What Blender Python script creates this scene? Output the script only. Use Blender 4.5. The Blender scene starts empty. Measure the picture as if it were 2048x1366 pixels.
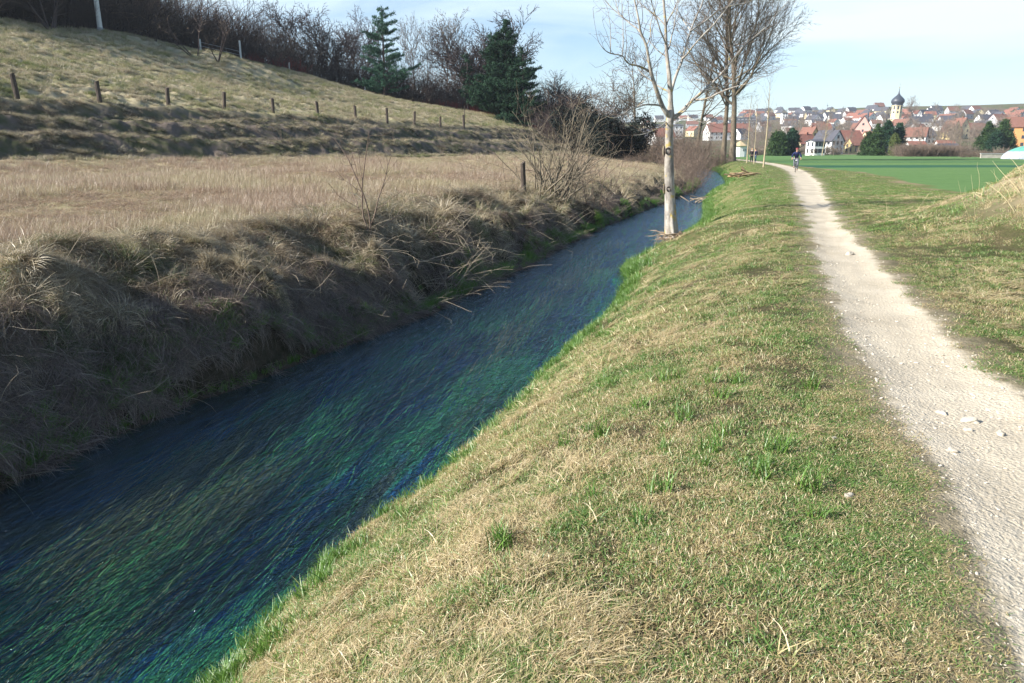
import bpy, math, numpy as np
from mathutils import Vector, Matrix
R = math.radians
sc = bpy.context.scene
# ------------------------------------------------------------------ camera, world, sun, exposure
PITCH = 15.08; CAMH = 1.6; FPX = 1422.0
cam_d = bpy.data.cameras.new('camera'); cam = bpy.data.objects.new('camera', cam_d)
sc.collection.objects.link(cam); sc.camera = cam
cam_d.lens = 25.0; cam_d.sensor_width = 36.0; cam_d.clip_start = 0.05; cam_d.clip_end = 9000
cam.location = (0, 0, CAMH); cam.rotation_euler = (R(90 - PITCH), 0, 0)
SUN_EL = 30.0
LDIR = (0.953, 0.303)                       # horizontal travel of the light (towards right and away)
sun_az = math.atan2(-LDIR[1], -LDIR[0])     # direction to the sun, ccw from +X
w = bpy.data.worlds.new("World"); sc.world = w; w.use_nodes = True
nt = w.node_tree; nt.nodes.clear()
wo = nt.nodes.new('ShaderNodeOutputWorld'); bg = nt.nodes.new('ShaderNodeBackground')
sky = nt.nodes.new('ShaderNodeTexSky'); sky.sky_type = 'NISHITA'; sky.sun_disc = False
sky.sun_elevation = R(SUN_EL); sky.sun_rotation = math.pi / 2 - sun_az
sky.air_density = 1.0; sky.dust_density = 0.3; sky.ozone_density = 3.0
tc = nt.nodes.new('ShaderNodeTexCoord'); mp = nt.nodes.new('ShaderNodeMapping')
mp.inputs['Scale'].default_value = (1.0, 1.6, 5.5); mp.inputs['Rotation'].default_value = (0.0, R(9), R(20))
ns = nt.nodes.new('ShaderNodeTexNoise'); ns.inputs['Scale'].default_value = 2.1; ns.inputs['Detail'].default_value = 7
ns.inputs['Roughness'].default_value = 0.55
ns.inputs['Distortion'].default_value = 0.6
rp = nt.nodes.new('ShaderNodeMapRange'); rp.inputs[1].default_value = 0.38; rp.inputs[2].default_value = 0.66
rp.inputs[3].default_value = 0.05; rp.inputs[4].default_value = 1.0
mx = nt.nodes.new('ShaderNodeMix'); mx.data_type = 'RGBA'
mx.inputs[7].default_value = (5.5, 6.5, 7.0, 1)
nt.links.new(tc.outputs['Generated'], mp.inputs[0]); nt.links.new(mp.outputs[0], ns.inputs['Vector'])
nt.links.new(ns.outputs[0], rp.inputs[0]); 
sx = nt.nodes.new('ShaderNodeSeparateXYZ'); nt.links.new(tc.outputs['Generated'], sx.inputs[0])
el = nt.nodes.new('ShaderNodeMapRange'); el.interpolation_type = 'SMOOTHSTEP'; el.inputs[1].default_value = 0.16; el.inputs[2].default_value = 0.45; el.inputs[3].default_value = 1.0; el.inputs[4].default_value = 0.06
nt.links.new(sx.outputs[2], el.inputs[0])
ml = nt.nodes.new('ShaderNodeMath'); ml.operation = 'MULTIPLY'; nt.links.new(rp.outputs[0], ml.inputs[0]); nt.links.new(el.outputs[0], ml.inputs[1]); nt.links.new(ml.outputs[0], mx.inputs[0])
nt.links.new(sky.outputs[0], mx.inputs[6]); nt.links.new(mx.outputs[2], bg.inputs[0])
bg.inputs[1].default_value = 0.085
nt.links.new(bg.outputs[0], wo.inputs[0])
sd = bpy.data.lights.new('sun', 'SUN'); sun = bpy.data.objects.new('sun', sd); sc.collection.objects.link(sun)
sd.energy = 5.0; sd.angle = R(0.5); sd.color = (1.0, 0.95, 0.87)
sv = Vector((LDIR[0] * math.cos(R(SUN_EL)), LDIR[1] * math.cos(R(SUN_EL)), -math.sin(R(SUN_EL))))
sun.rotation_euler = sv.to_track_quat('-Z', 'Y').to_euler(); sun.location = (-60, -20, 60)
sc.view_settings.view_transform = 'Standard'; sc.view_settings.look = 'None'
sc.view_settings.exposure = 1.13; sc.view_settings.gamma = 1.0
sc.cycles.max_bounces = 5; sc.cycles.transparent_max_bounces = 12
sc.cycles.diffuse_bounces = 2; sc.cycles.glossy_bounces = 2; sc.cycles.transmission_bounces = 3
sc.cycles.volume_bounces = 0; sc.cycles.volume_step_rate = 1
COL = sc.collection

# ------------------------------------------------------------------ helpers
def ray(x, y):
    p = R(PITCH); a = (x - 1024) / FPX; b = -(y - 683) / FPX
    return np.array([a, math.cos(p) + b * math.sin(p), -math.sin(p) + b * math.cos(p)])
def atz(x, y, z):
    r = ray(x, y); return np.array([0, 0, CAMH]) + r * ((z - CAMH) / r[2])
def atY(x, y, Y):
    r = ray(x, y); return np.array([0, 0, CAMH]) + r * (Y / r[1])
def rng_(s): return np.random.default_rng(s)

def _hash(ix, iy, s):
    h = (ix.astype(np.int64) * 374761393 + iy.astype(np.int64) * 668265263 + s * 974634777) & 0xFFFFFFFF
    h = ((h ^ (h >> 13)) * 1274126177) & 0xFFFFFFFF
    h = (h ^ (h >> 16)) & 0xFFFFFFFF
    return h / 4294967295.0
def vnoise(x, y, s=0):
    ix = np.floor(x); iy = np.floor(y); fx = x - ix; fy = y - iy
    fx = fx * fx * (3 - 2 * fx); fy = fy * fy * (3 - 2 * fy)
    ix = ix.astype(np.int64); iy = iy.astype(np.int64)
    a = _hash(ix, iy, s); b = _hash(ix + 1, iy, s); c = _hash(ix, iy + 1, s); d = _hash(ix + 1, iy + 1, s)
    return (a + (b - a) * fx) * (1 - fy) + (c + (d - c) * fx) * fy
def fbm(x, y, s=0, o=3, g=.5):
    t = 0; a = 1; n = 0
    for i in range(o):
        t = t + a * vnoise(x * 2 ** i + 17.3 * i, y * 2 ** i - 9.1 * i, s + i); n += a; a *= g
    return t / n - .5
def sst(a, b, x):
    t = np.clip((x - a) / (b - a), 0, 1); return t * t * (3 - 2 * t)

def tag(o, label=None, cat=None, group=None, kind=None):
    if label: o['label'] = label
    if cat: o['category'] = cat
    if group: o['group'] = group
    if kind: o['kind'] = kind
    return o
def link(o, parent=None):
    COL.objects.link(o)
    if parent is not None: o.parent = parent
    return o
def empty(name, loc, rz=0, label=None, cat=None, group=None):
    o = bpy.data.objects.new(name, None); o.empty_display_size = .3
    o.location = [float(v) for v in loc]; o.rotation_euler = (0, 0, rz)
    link(o); return tag(o, label, cat, group)
def mk_mesh(name, V, F, mat=None, smooth=False, attrs=None):
    """V (n,3); F either (m,k) array or list of such arrays"""
    if not isinstance(F, (list, tuple)): F = [F]
    F = [np.asarray(f, dtype=np.int32) for f in F if len(f)]
    me = bpy.data.meshes.new(name); V = np.asarray(V, dtype=np.float32)
    me.vertices.add(len(V)); me.vertices.foreach_set('co', V.ravel())
    if F:
        tot = sum(f.size for f in F); npoly = sum(len(f) for f in F)
        me.loops.add(tot); me.loops.foreach_set('vertex_index', np.concatenate([f.ravel() for f in F]))
        me.polygons.add(npoly)
        cnt = np.concatenate([np.full(len(f), f.shape[1], dtype=np.int32) for f in F])
        st = np.concatenate([[0], np.cumsum(cnt)[:-1]]).astype(np.int32)
        me.polygons.foreach_set('loop_start', st)
        me.polygons.foreach_set('use_smooth', np.full(npoly, smooth))
    if mat: me.materials.append(mat)
    if attrs:
        for k, v in attrs.items():
            v = np.asarray(v, dtype=np.float32)
            t = 'FLOAT' if v.ndim == 1 else 'FLOAT_VECTOR'
            a = me.attributes.new(k, t, 'POINT'); a.data.foreach_set('value' if v.ndim == 1 else 'vector', v.ravel())
    me.update(calc_edges=True); me.validate()
    return me
def mobj(name, V, F, mat=None, parent=None, smooth=False, attrs=None, loc=None):
    o = bpy.data.objects.new(name, mk_mesh(name, V, F, mat, smooth, attrs))
    if loc is not None: o.location = [float(v) for v in loc]
    return link(o, parent)
def copy_tree(o, loc, rz=0, scale=1, label=None, group=None, cat=None):
    c = o.copy(); COL.objects.link(c); c.location = [float(v) for v in loc]; c.rotation_euler = (0, 0, rz)
    c.scale = (scale, scale, scale) if not hasattr(scale, '__len__') else scale
    tag(c, label, cat, group)
    for ch in o.children:
        k = ch.copy(); COL.objects.link(k); k.parent = c
        for g in ch.children:
            q = g.copy(); COL.objects.link(q); q.parent = k
    return c

# ---- node material helper
class NM:
    def __init__(s, name):
        s.m = bpy.data.materials.new(name); s.m.use_nodes = True; s.t = s.m.node_tree; s.t.nodes.clear()
        s.out = s.t.nodes.new('ShaderNodeOutputMaterial')
    def n(s, typ, **kw):
        x = s.t.nodes.new('ShaderNode' + typ)
        for k, v in kw.items(): setattr(x, k, v)
        return x
    def L(s, a, b): s.t.links.new(a, b)
    def setin(s, sock, v):
        if isinstance(v, (int, float)): sock.default_value = v
        elif isinstance(v, (tuple, list)): sock.default_value = tuple(v) + ((1,) if len(v) == 3 and len(sock.default_value) == 4 else ())
        else: s.L(v, sock)
    def math(s, op, a, b=0.0, c=None, clamp=False):
        x = s.n('Math', operation=op, use_clamp=clamp); s.setin(x.inputs[0], a); s.setin(x.inputs[1], b)
        if c is not None: s.setin(x.inputs[2], c)
        return x.outputs[0]
    def mix(s, f, a, b, bt='MIX'):
        x = s.n('Mix', data_type='RGBA', blend_type=bt); s.setin(x.inputs[0], f); s.setin(x.inputs[6], a); s.setin(x.inputs[7], b)
        return x.outputs[2]
    def rng(s, v, a, b, c=0.0, d=1.0):
        x = s.n('MapRange'); s.setin(x.inputs[0], v)
        for i, q in enumerate((a, b, c, d)): x.inputs[i + 1].default_value = q
        return x.outputs[0]
    def pos(s): return s.n('NewGeometry').outputs['Position']
    def obj(s): return s.n('TexCoord').outputs['Object']
    def attr(s, name): return s.n('Attribute', attribute_name=name).outputs['Fac']
    def map(s, v, scale=(1, 1, 1), rot=(0, 0, 0)):
        x = s.n('Mapping'); s.L(v, x.inputs[0]); x.inputs['Scale'].default_value = scale; x.inputs['Rotation'].default_value = rot
        return x.outputs[0]
    def noise(s, v, scale, detail=3, rough=.55, dist=0.0):
        x = s.n('TexNoise'); s.L(v, x.inputs['Vector']); x.inputs['Scale'].default_value = scale
        x.inputs['Detail'].default_value = detail; x.inputs['Roughness'].default_value = rough; x.inputs['Distortion'].default_value = dist
        return x.outputs[0]
    def bump(s, h, strength, dist=.02):
        x = s.n('Bump'); x.inputs['Strength'].default_value = strength; x.inputs['Distance'].default_value = dist
        s.L(h, x.inputs['Height']); return x.outputs[0]
    def pbsdf(s, col, rough=.9, nor=None, spec=.25, **kw):
        b = s.n('BsdfPrincipled'); s.setin(b.inputs['Base Color'], col); s.setin(b.inputs['Roughness'], rough)
        b.inputs['Specular IOR Level'].default_value = spec
        for k, v in kw.items(): s.setin(b.inputs[k.replace('_', ' ')], v)
        if nor is not None: s.L(nor, b.inputs['Normal'])
        s.L(b.outputs[0], s.out.inputs[0]); return b
def simple(name, col, rough=.8, var=.18, scale=6., spec=.25, bump=0.0, metal=0.0):
    m = NM(name); p = m.obj(); n = m.noise(p, scale, 4)
    f = m.rng(n, .3, .7, 1 - var, 1 + var)
    c = m.mix(1.0, col, m_comb(m, f), 'MULTIPLY')
    nor = m.bump(m.noise(p, scale * 4, 3), bump, .02) if bump else None
    m.pbsdf(c, rough, nor, spec, Metallic=metal); return m.m
def m_comb(m, f):
    x = m.n('CombineColor'); 
    for i in range(3): m.L(f, x.inputs[i])
    return x.outputs[0]

# ------------------------------------------------------------------ lines of the place, measured in metres
WZ = -1.3
EL = np.array([(-8.5,-14),(-6.6,-4),(-5.2,2),(-4.75,4.2),(-4.47,5.65),(-4.26,6.68),(-3.85,7.79),(-3.35,8.7),(-2.81,9.85),(-2.5,10.58),(-1.52,12.58),(-.21,16.29),(1.11,20.4),
  (2.05,23.24),(3.92,28.68),(6.54,35.43),(8.44,40.12),(13,52.41),(16.3,63),(20.5,84),(25,104),(27,118),(20,150),(5,180)], float)
ER = np.array([(-5.4,-14),(-3.7,-4),(-2.3,1),(-1.6,3.39),(-1.52,3.8),(-1.33,4.25),(-1.14,4.95),(-.86,5.55),(-.38,6.7),(-.01,7.92),(.51,9.15),(.9,10.3),(1.87,12.91),(2.75,16.0),(2.75,17.6),
  (3.72,19.22),(4.3,20.6),(5.81,24.2),(7.5,28.2),(9.26,34.56),(10.7,40.4),(14.0,49.97),(17.3,58.07),(22.5,77),(27.2,96),(30.5,112),(31,124),(25,155),(10,185)], float)
PL = np.array([(.2,-9),(1.0,-2),(1.45,.8),(1.66,1.96),(2.0,2.78),(2.25,3.44),(2.37,4.0),(2.65,4.87),(3.03,6.16),(4.05,8.95),(5.57,13.12),(8.08,19.88),(13.3,34.36),(20.4,53.62),(24.4,66),(27.6,77),(31.0,91),(35.5,112),(40,140),(43,175)], float)
PR = np.array([(2.0,-9),(2.6,-2),(2.95,1),(3.05,2.2),(3.25,3.6),(3.46,4.55),(3.61,5.24),(3.98,6.34),(4.49,7.98),(5.3,10.17),(6.58,13.91),(9.5,21.72),(14.6,34.36),(21.7,53.62),(25.8,66),(28.9,77),(32.4,91),(37,112),(41.6,140),(44.6,175)], float)
# edge of the crop field
FE = np.array([(30,-20),(19,2),(16,10),(14.8,16),(16.4,20),(17.5,25),(18.2,31),(20,36),(23.2,45),(25.8,54),(27.9,66),(29.6,77),(33,91),(37.6,112),(42.4,140),(45.5,175),(47,235)], float)

def sdist(X, Y, P):
    """signed distance to a polyline, positive on the right of its direction"""
    best = np.full(X.shape, 1e9); sg = np.ones(X.shape)
    for a, b in zip(P[:-1], P[1:]):
        d = b - a; L2 = d @ d
        t = np.clip(((X - a[0]) * d[0] + (Y - a[1]) * d[1]) / L2, 0, 1)
        ex = X - a[0] - t * d[0]; ey = Y - a[1] - t * d[1]
        q = ex * ex + ey * ey; cr = ex * d[1] - ey * d[0]
        m = q < best - 1e-9
        best = np.where(m, q, best); sg = np.where(m, np.where(cr >= 0, 1., -1.), sg)
    return np.sqrt(best) * sg

_c = [(-5.5,7.6,.2),(-4.9,9,.2),(-4.2,10.6,.22),(-3.5,12.2,.22),(-2.6,14.6,.22),(-1.4,17.8,.22),(.1,22.5,.22),(2.4,29,.02),(5.6,37,-.3),(10.6,52,-.35),(18.2,82,-.3),(23,106,-.1),
  (-12,12,.40),(-15,20,.62),(-8,20,.45),(-6,30,.75),(-2,35,.6),(3,45,.35),(9,62,.3),(-30,20,1.2),(-6.8,0,.2),(-10,-10,.5),(-30,-10,1.5),
  (-21.3,29.6,.95),(-16.8,35.5,.98),(-11.3,43,.98),(-5.6,51,.95),(-1,60,.93),(6,72,.8),(14,88,.6),(-34,26,1.6),
  (-26.43,40.07,4.25),(-24.35,44.29,4.25),(-20.27,52.78,4.4),(-15.89,61.17,4.25),(-11.65,69.54,4.05),(-7.51,77.98,3.98),(-5.32,82.22,4.0),(-30,33,4.2),(-38,30,5.0),(1,90,3.3),
  (20,130,.4),(30,150,.4),(-60,20,9),(-45,-10,4),(-80,90,19),(-60,130,17),(-20,150,10),(3,160,5),(-110,40,20),(-100,140,20),(35,200,1),(10,200,9)]
for x, y, Y in [(0,40,72),(120,62,80),(238,68,84),(360,95,96),(500,124,104),(620,152,110),(700,180,114),(800,207,117),(900,217,118),(1030,243,113),(1100,272,104),
                (0,90,58),(300,140,68),(600,190,84),(1190,316,86),(1250,316,96)]:
    p = atY(x, y, Y); _c.append(tuple(p))
_c = np.array(_c, float)
def _U(r2): return np.where(r2 > 0, r2 * np.log(np.maximum(r2, 1e-12)) * .5, 0)
_n = len(_c); _K = _U(((_c[:, None, :2] - _c[None, :, :2]) ** 2).sum(-1)) + np.eye(_n) * 4.0
_P = np.c_[np.ones(_n), _c[:, :2]]
_A = np.zeros((_n + 3, _n + 3)); _A[:_n, :_n] = _K; _A[:_n, _n:] = _P; _A[_n:, :_n] = _P.T
_w = np.linalg.solve(_A, np.r_[_c[:, 2], 0, 0, 0])
def tps(X, Y):
    z = _w[_n] + _w[_n + 1] * X + _w[_n + 2] * Y
    for i in range(_n): z = z + _w[i] * _U((X - _c[i, 0]) ** 2 + (Y - _c[i, 1]) ** 2)
    return z

def fields(X, Y):
    """all ground quantities at world points"""
    X = np.asarray(X, float); Y = np.asarray(Y, float)
    r = np.hypot(X, Y)
    wob = .10 * fbm(X * 1.6, Y * 1.6, 5, 2) * 2
    dL = -sdist(X, Y, EL) + wob            # >0 on the left bank
    dR = sdist(X, Y, ER) + wob             # >0 on the right bank
    dP = np.maximum(-sdist(X, Y, PL), sdist(X, Y, PR))     # <0 on the path
    dP = dP + .16 * fbm(X * 1.3, Y * 1.3, 9, 3) * np.clip(r / 6, .7, 3)
    dF = -sdist(X, Y, FE)                 # <0 in the field
    dF = dF + 1.2 * fbm(X * .35, Y * .35, 3, 3)
    # --- left
    XL = np.clip(X, -115, 45); YL = np.clip(Y, -20, 205)
    zl = tps(XL, YL)
    slope = sst(1.0, 1.5, zl) * (1 - sst(3.7, 4.5, zl)) * (r < 120)
    hill = sst(3.9, 4.6, zl) * (r < 160)
    along = (X * .45 + Y * .893); acr = (X * .893 - Y * .45)
    near_l = 1 - sst(60, 140, r)
    tus = fbm(X * 1.25, Y * 1.25, 21, 3)
    zph = zl + .45 * fbm(along * .10, acr * .25, 35, 2) + .25 * fbm(X * .5, Y * .5, 36, 2)
    qz = zph / 1.12; zst = 1.12 * (np.floor(qz) + sst(.22, .78, qz - np.floor(qz))) - (zph - zl)
    zl2 = zl + slope * .95 * (zst - zl)
    zt = zl2 + slope * (.55 * fbm(along * .16, acr * .62, 31, 3) + .75 * np.abs(tus) - .12) \
        + hill * near_l * (.55 * fbm(X * 1.7, Y * 1.7, 22, 3) + .12 * tus + .5 * fbm(X * .16, Y * .16, 41, 2)) \
        + (1 - slope) * (1 - hill) * .16 * fbm(X * 1.1, Y * 1.1, 23, 3) * near_l
    # dirt mounds on the hillside
    for cx, cy, A, sx in [(*atY(455, 165, 86)[:2], 1.3, 4.2), (*atY(540, 178, 88)[:2], .9, 3.5), (*atY(330, 130, 84)[:2], -1.0, 3.2)]:
        zt = zt + A * np.exp(-(((X - cx) / sx) ** 2 + ((Y - cy) / (sx * .6)) ** 2))
    al2 = X * .29 + Y * .957; ac2 = X * .957 - Y * .29
    tl = dL + .7 * fbm(X * .45, Y * .45, 51, 2) + .25 * fbm(X * 1.9, Y * 1.9, 53, 2) + 1.0 * fbm(al2 * .95, ac2 * .35, 54, 2)
    lump = np.exp(-((dL - 1.25) / .9) ** 2)
    f = .62 * np.clip((tl - .12) / .75, 0, 1) ** .8 + .38 * sst(.5, 2.8, tl)
    zL = (WZ + .06) * (1 - f) + zt * f + lump * (1.25 * fbm(X * 1.35, Y * 1.35, 55, 3) + .16 * fbm(X * 5, Y * 5, 57, 2))
    zL = zL + (.10 + .35 * fbm(X * .9, Y * .9, 59, 2)) * np.exp(-((dL - 2.0) / .6) ** 2)
    zL = np.where(dL < .12, WZ + .5 * dL, np.maximum(zL, WZ + .5 * .12))
    # --- right
    mound = 3.1 * np.exp(-(((X - 12.6) ** 2) / 9.5 + ((Y - 12.6) ** 2) / 13))
    mound = mound * (1 + .22 * fbm(X * .9, Y * .9, 61, 3) * 2)
    zr = mound + .05 * fbm(X * .8, Y * .8, 63, 2) * sst(-.2, .6, dP)
    zr = zr - .045 * (1 - sst(-.3, .12, dP)) + .035 * fbm(X * 4, Y * 4, 65, 3) * sst(-.1, .4, dP) + .008 * fbm(X * 7, Y * 7, 66, 2) - .03 * np.exp(-((dP - 1.9) / .25) ** 2) * (r < 30) * (dR > 3)
    u = np.clip(dR / 3.1, 0, 1); fr = 1 - (1 - u) ** 2.0
    zR = (WZ + .05) * (1 - fr) + zr * fr + .22 * fbm(X * 1.3, Y * 1.3, 67, 2) * u * (1 - u) * 2
    zR = zR + .05 * fbm(X * 3.2, Y * 3.2, 69, 2) * sst(0, .5, dR) * (1 - sst(2.2, 3.4, dR))
    zR = np.where(dR < .06, WZ + .8 * dR, zR)
    inw = (dL < 0) & (dR < 0)
    dep = np.minimum(-dL, -dR)
    zB = WZ - .62 * sst(0, .75, dep) - .02 + .08 * fbm(X, Y, 71, 2)
    z = np.where(inw, np.minimum(zB, WZ - .8 * dep.clip(0, .1)), np.where(dL >= 0, zL, zR))
    # --- far village hill
    a = X / np.maximum(Y, 1)
    s = np.clip((r - 245) / 680, 0, 1.25)
    far = 47 * np.minimum(s, 1) ** 1.65 * (.74 + .26 * sst(.15, .5, a)) - 60 * np.maximum(s - 1, 0)
    far = far * (Y > 0) + 2.5 * fbm(X * .006, Y * .006, 81, 3) * sst(260, 500, r)
    wf = sst(175, 240, r)
    lm = 1 - sst(.16, .24, a)                                   # near hill only left of the stream valley
    z = np.where(dL >= 0, z * (1 - wf * (1 - lm) ) + wf * (1 - lm) * far, z * (1 - wf) + wf * far)
    return dict(z=z, dL=dL, dR=dR, dP=dP, dF=dF, zl=zl, slope=slope, hill=hill, inw=inw, r=r, mound=mound)
def ground_z(x, y): return float(fields(np.array([x]), np.array([y]))['z'][0])
def gpt(x, y, sink=0): return (float(x), float(y), ground_z(x, y) - sink)

# ------------------------------------------------------------------ ground sheet (polar grid), split by what it is
def polar():
    th = np.concatenate([np.radians(np.linspace(-180, -54, 64)[:-1]), np.radians(np.linspace(-54, 54, 860)), np.radians(np.linspace(54, 180, 64)[1:])])
    rr = [0.25]
    while rr[-1] < 2600: rr.append(rr[-1] * 1.0078 + .001)
    rr = np.array(rr); T, Q = np.meshgrid(th, rr)
    return Q * np.sin(T), Q * np.cos(T), len(th), len(rr)
X, Y, NT, NR = polar()
FD = fields(X.ravel(), Y.ravel())
V = np.c_[X.ravel(), Y.ravel(), FD['z']]
i, j = np.meshgrid(np.arange(NR - 1), np.arange(NT - 1), indexing='ij')
a = (i * NT + j).ravel(); Q4 = np.c_[a, a + 1, a + NT + 1, a + NT]
fc = lambda k: FD[k][Q4].mean(1)
fP = fc('dP'); fF = fc('dF'); fL = fc('dL'); fR = fc('dR'); frr = fc('r'); faz = np.abs(np.arctan2(X.ravel()[Q4].mean(1), Y.ravel()[Q4].mean(1)))
cls = np.zeros(len(Q4), int)                       # 0 grass verge
cls[(fL >= 0)] = 1                                   # meadow
cls[(fL < 0) & (fR < 0)] = 2                         # stream bed
cls[(fP < 0) & (fR > 0) & (frr < 190)] = 3           # path
cls[(fF < 0) & (fR > 0) & (frr < 262) & (fP >= 0)] = 4  # field
cls[(frr >= 262)] = 5
ATT = {'a_path': np.clip(FD['dP'], -2, 2), 'a_field': np.clip(FD['dF'], -3, 3), 'a_left': np.clip(FD['dL'], -3, 6), 'a_right': np.clip(FD['dR'], -3, 6),
       'a_slope': FD['slope'], 'a_hill': FD['hill'], 'a_mound': FD['mound']}

STRAW = (.40, .31, .185); GREEN = (.085, .155, .028); OLIVE = (.19, .17, .065)
def ground_mat():
    m = NM('ground_soil_and_turf'); p = m.pos()
    n1 = m.noise(p, .9, 4); n2 = m.noise(p, 6, 4); n3 = m.noise(p, 45, 3); n0 = m.noise(p, .12, 3)
    # turf
    g = m.math('ADD', m.math('MULTIPLY', n1, .6), m.math('MULTIPLY', n2, .4))
    sy = m.n('SeparateXYZ'); m.L(p, sy.inputs[0]); g = m.math('ADD', g, m.rng(sy.outputs[1], 5, 28, -.02, .09))
    turf = m.mix(m.rng(g, .40, .60), (.20, .155, .085), (.075, .095, .03))
    turf = m.mix(m.rng(sy.outputs[1], 9, 26, 0, .75), turf, m.mix(m.rng(g, .44, .60), (.30, .25, .12), (.15, .185, .06)))
    turf = m.mix(m.math('MULTIPLY', m.rng(n3, .3, .6, .25, .9), m.rng(sy.outputs[1], 8, 24, 1, .25)), turf, (.035, .032, .018))
    # left bank, soil under the thatch, darkened for the shaded face
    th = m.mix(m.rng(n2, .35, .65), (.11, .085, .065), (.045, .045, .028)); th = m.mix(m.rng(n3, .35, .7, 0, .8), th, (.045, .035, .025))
    # meadow
    me = m.mix(m.rng(n1, .35, .65), (.42, .34, .21), (.27, .25, .13)); me = m.mix(m.rng(n3, .4, .75, 0, .5), me, (.14, .11, .065))
    hl = m.mix(m.rng(m.noise(p, .5, 5, .6), .42, .62), (.40, .34, .22), (.25, .24, .12)); hl = m.mix(m.rng(n2, .45, .72, 0, .55), hl, (.17, .135, .085))
    sl = m.mix(m.rng(m.noise(p, .8, 5, .6), .42, .6), (.15, .12, .10), (.075, .08, .04)); sl = m.mix(m.rng(n2, .45, .72, 0, .5), sl, (.11, .09, .06))  # slope scrub colour, darkened further for the terrace's own shade
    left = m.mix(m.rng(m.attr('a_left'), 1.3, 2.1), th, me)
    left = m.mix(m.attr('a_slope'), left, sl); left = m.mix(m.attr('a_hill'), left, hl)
    isl = m.math('GREATER_THAN', m.attr('a_left'), 0.0)
    col = m.mix(isl, turf, left)
    md = m.rng(m.attr('a_mound'), .35, 1.1); col = m.mix(m.math('MULTIPLY', md, .8), col, (.38, .31, .20))
    # field
    fs = m.math('ADD', m.math('MULTIPLY', m.noise(m.map(p, (1, 1, 1)), 3.0, 5, .7), .5), m.math('MULTIPLY', m.noise(m.map(p, (.25, 4, 1), (0, 0, R(-20))), .35, 4, .6), .5))
    fcol = m.mix(m.rng(fs, .3, .7), (.075, .155, .05), (.145, .235, .08))
    dist = m.n('VectorMath', operation='LENGTH'); m.L(p, dist.inputs[0]); dl = dist.outputs['Value']
    sx = m.n('SeparateXYZ'); m.L(p, sx.inputs[0])
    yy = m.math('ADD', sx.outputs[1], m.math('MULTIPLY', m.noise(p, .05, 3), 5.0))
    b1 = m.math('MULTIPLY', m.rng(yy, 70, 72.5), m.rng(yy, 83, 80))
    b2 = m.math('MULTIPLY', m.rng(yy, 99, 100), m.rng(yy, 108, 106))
    fcol = m.mix(b1, fcol, (.035, .105, .06)); fcol = m.mix(m.math('MULTIPLY', b2, .6), fcol, (.030, .10, .05))  # darker bands stand in for the shading of a dip in the field
    wf = m.rng(m.math('ADD', m.attr('a_field'), m.math('MULTIPLY', m.math('SUBTRACT', n2, .5), 1.2)), .15, -.15)
    wf = m.math('MULTIPLY', wf, m.math('LESS_THAN', m.attr('a_left'), 0.0))
    eb = m.math('MULTIPLY', m.rng(m.attr('a_field'), 1.0, .3), m.rng(m.attr('a_field'), -.3, .0)); eb = m.math('MULTIPLY', eb, m.rng(m.noise(p, .2, 2), .45, .6))
    col = m.mix(m.math('MULTIPLY', eb, .75), col, (.30, .21, .14))
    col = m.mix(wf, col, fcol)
    # path
    st = m.n('TexVoronoi'); m.L(p, st.inputs['Vector']); st.inputs['Scale'].default_value = 55
    pc = m.mix(m.rng(m.noise(p, 1.4, 5, .6), .35, .65), (.56, .485, .365), (.43, .365, .265)); pc = m.mix(m.rng(m.noise(p, .45, 3), .52, .66, 0, .55), pc, (.34, .285, .205))
    pc = m.mix(m.rng(n3, .35, .75, 0, .5), pc, (.58, .53, .44))
    pc = m.mix(m.rng(st.outputs['Distance'], .0, .25, .30, 0), pc, (.33, .28, .22))
    wp = m.rng(m.math('ADD', m.attr('a_path'), m.math('MULTIPLY', m.math('SUBTRACT', n2, .5), .22)), .05, -.05)
    dirt = m.rng(m.math('ADD', m.attr('a_path'), m.math('MULTIPLY', m.math('SUBTRACT', n2, .5), .5)), .42, .0)
    onr = m.math('MULTIPLY', m.math('GREATER_THAN', m.attr('a_right'), 0.0), 1.0)
    col = m.mix(m.math('MULTIPLY', m.math('MULTIPLY', dirt, onr), .6), col, (.37, .31, .215))
    col = m.mix(m.math('MULTIPLY', wp, onr), col, pc)
    hgt = m.math('ADD', m.math('MULTIPLY', n3, .5), m.math('MULTIPLY', n2, .5))
    m.pbsdf(col, .95, m.bump(hgt, .7, .05), .1)
    return m.m
def bed_mat():
    m = NM('stream_bed_gravel'); p = m.map(m.pos(), (1, 1, 1), (0, 0, R(17)))
    ps = m.map(p, (2.4, .32, 1)); n = m.noise(ps, 1.3, 5, .6, .4); n2 = m.noise(ps, 5, 4)
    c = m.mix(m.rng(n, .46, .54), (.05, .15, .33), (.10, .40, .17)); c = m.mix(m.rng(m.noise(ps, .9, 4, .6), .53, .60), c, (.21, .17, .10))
    c = m.mix(m.rng(n2, .4, .7, 0, .6), c, (.012, .03, .035))
    mud = m.math('MAXIMUM', m.rng(m.attr('a_left'), -.45, -.15), m.rng(m.attr('a_right'), -.22, -.05)); c = m.mix(mud, c, (.075, .055, .04))
    m.pbsdf(c, .9, m.bump(n2, .6, .06), .1); return m.m
def far_mat():
    m = NM('village_slope_ground'); p = m.pos(); n = m.noise(p, .02, 5)
    c = m.mix(m.rng(n, .4, .6), (.10, .12, .045), (.16, .125, .085)); c = m.mix(m.rng(m.noise(p, .2, 3), .4, .7, 0, .5), c, (.08, .065, .05))
    m.pbsdf(c, .95, None, .1); return m.m
MG = ground_mat()
def sub(name, mask, mat, smooth=True):
    F = Q4[mask]; u, inv = np.unique(F.ravel(), return_inverse=True)
    o = mobj(name, V[u], inv.reshape(F.shape), mat, None, smooth, {k: v[u] for k, v in ATT.items()})
    o['kind'] = 'structure'; return o
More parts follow.
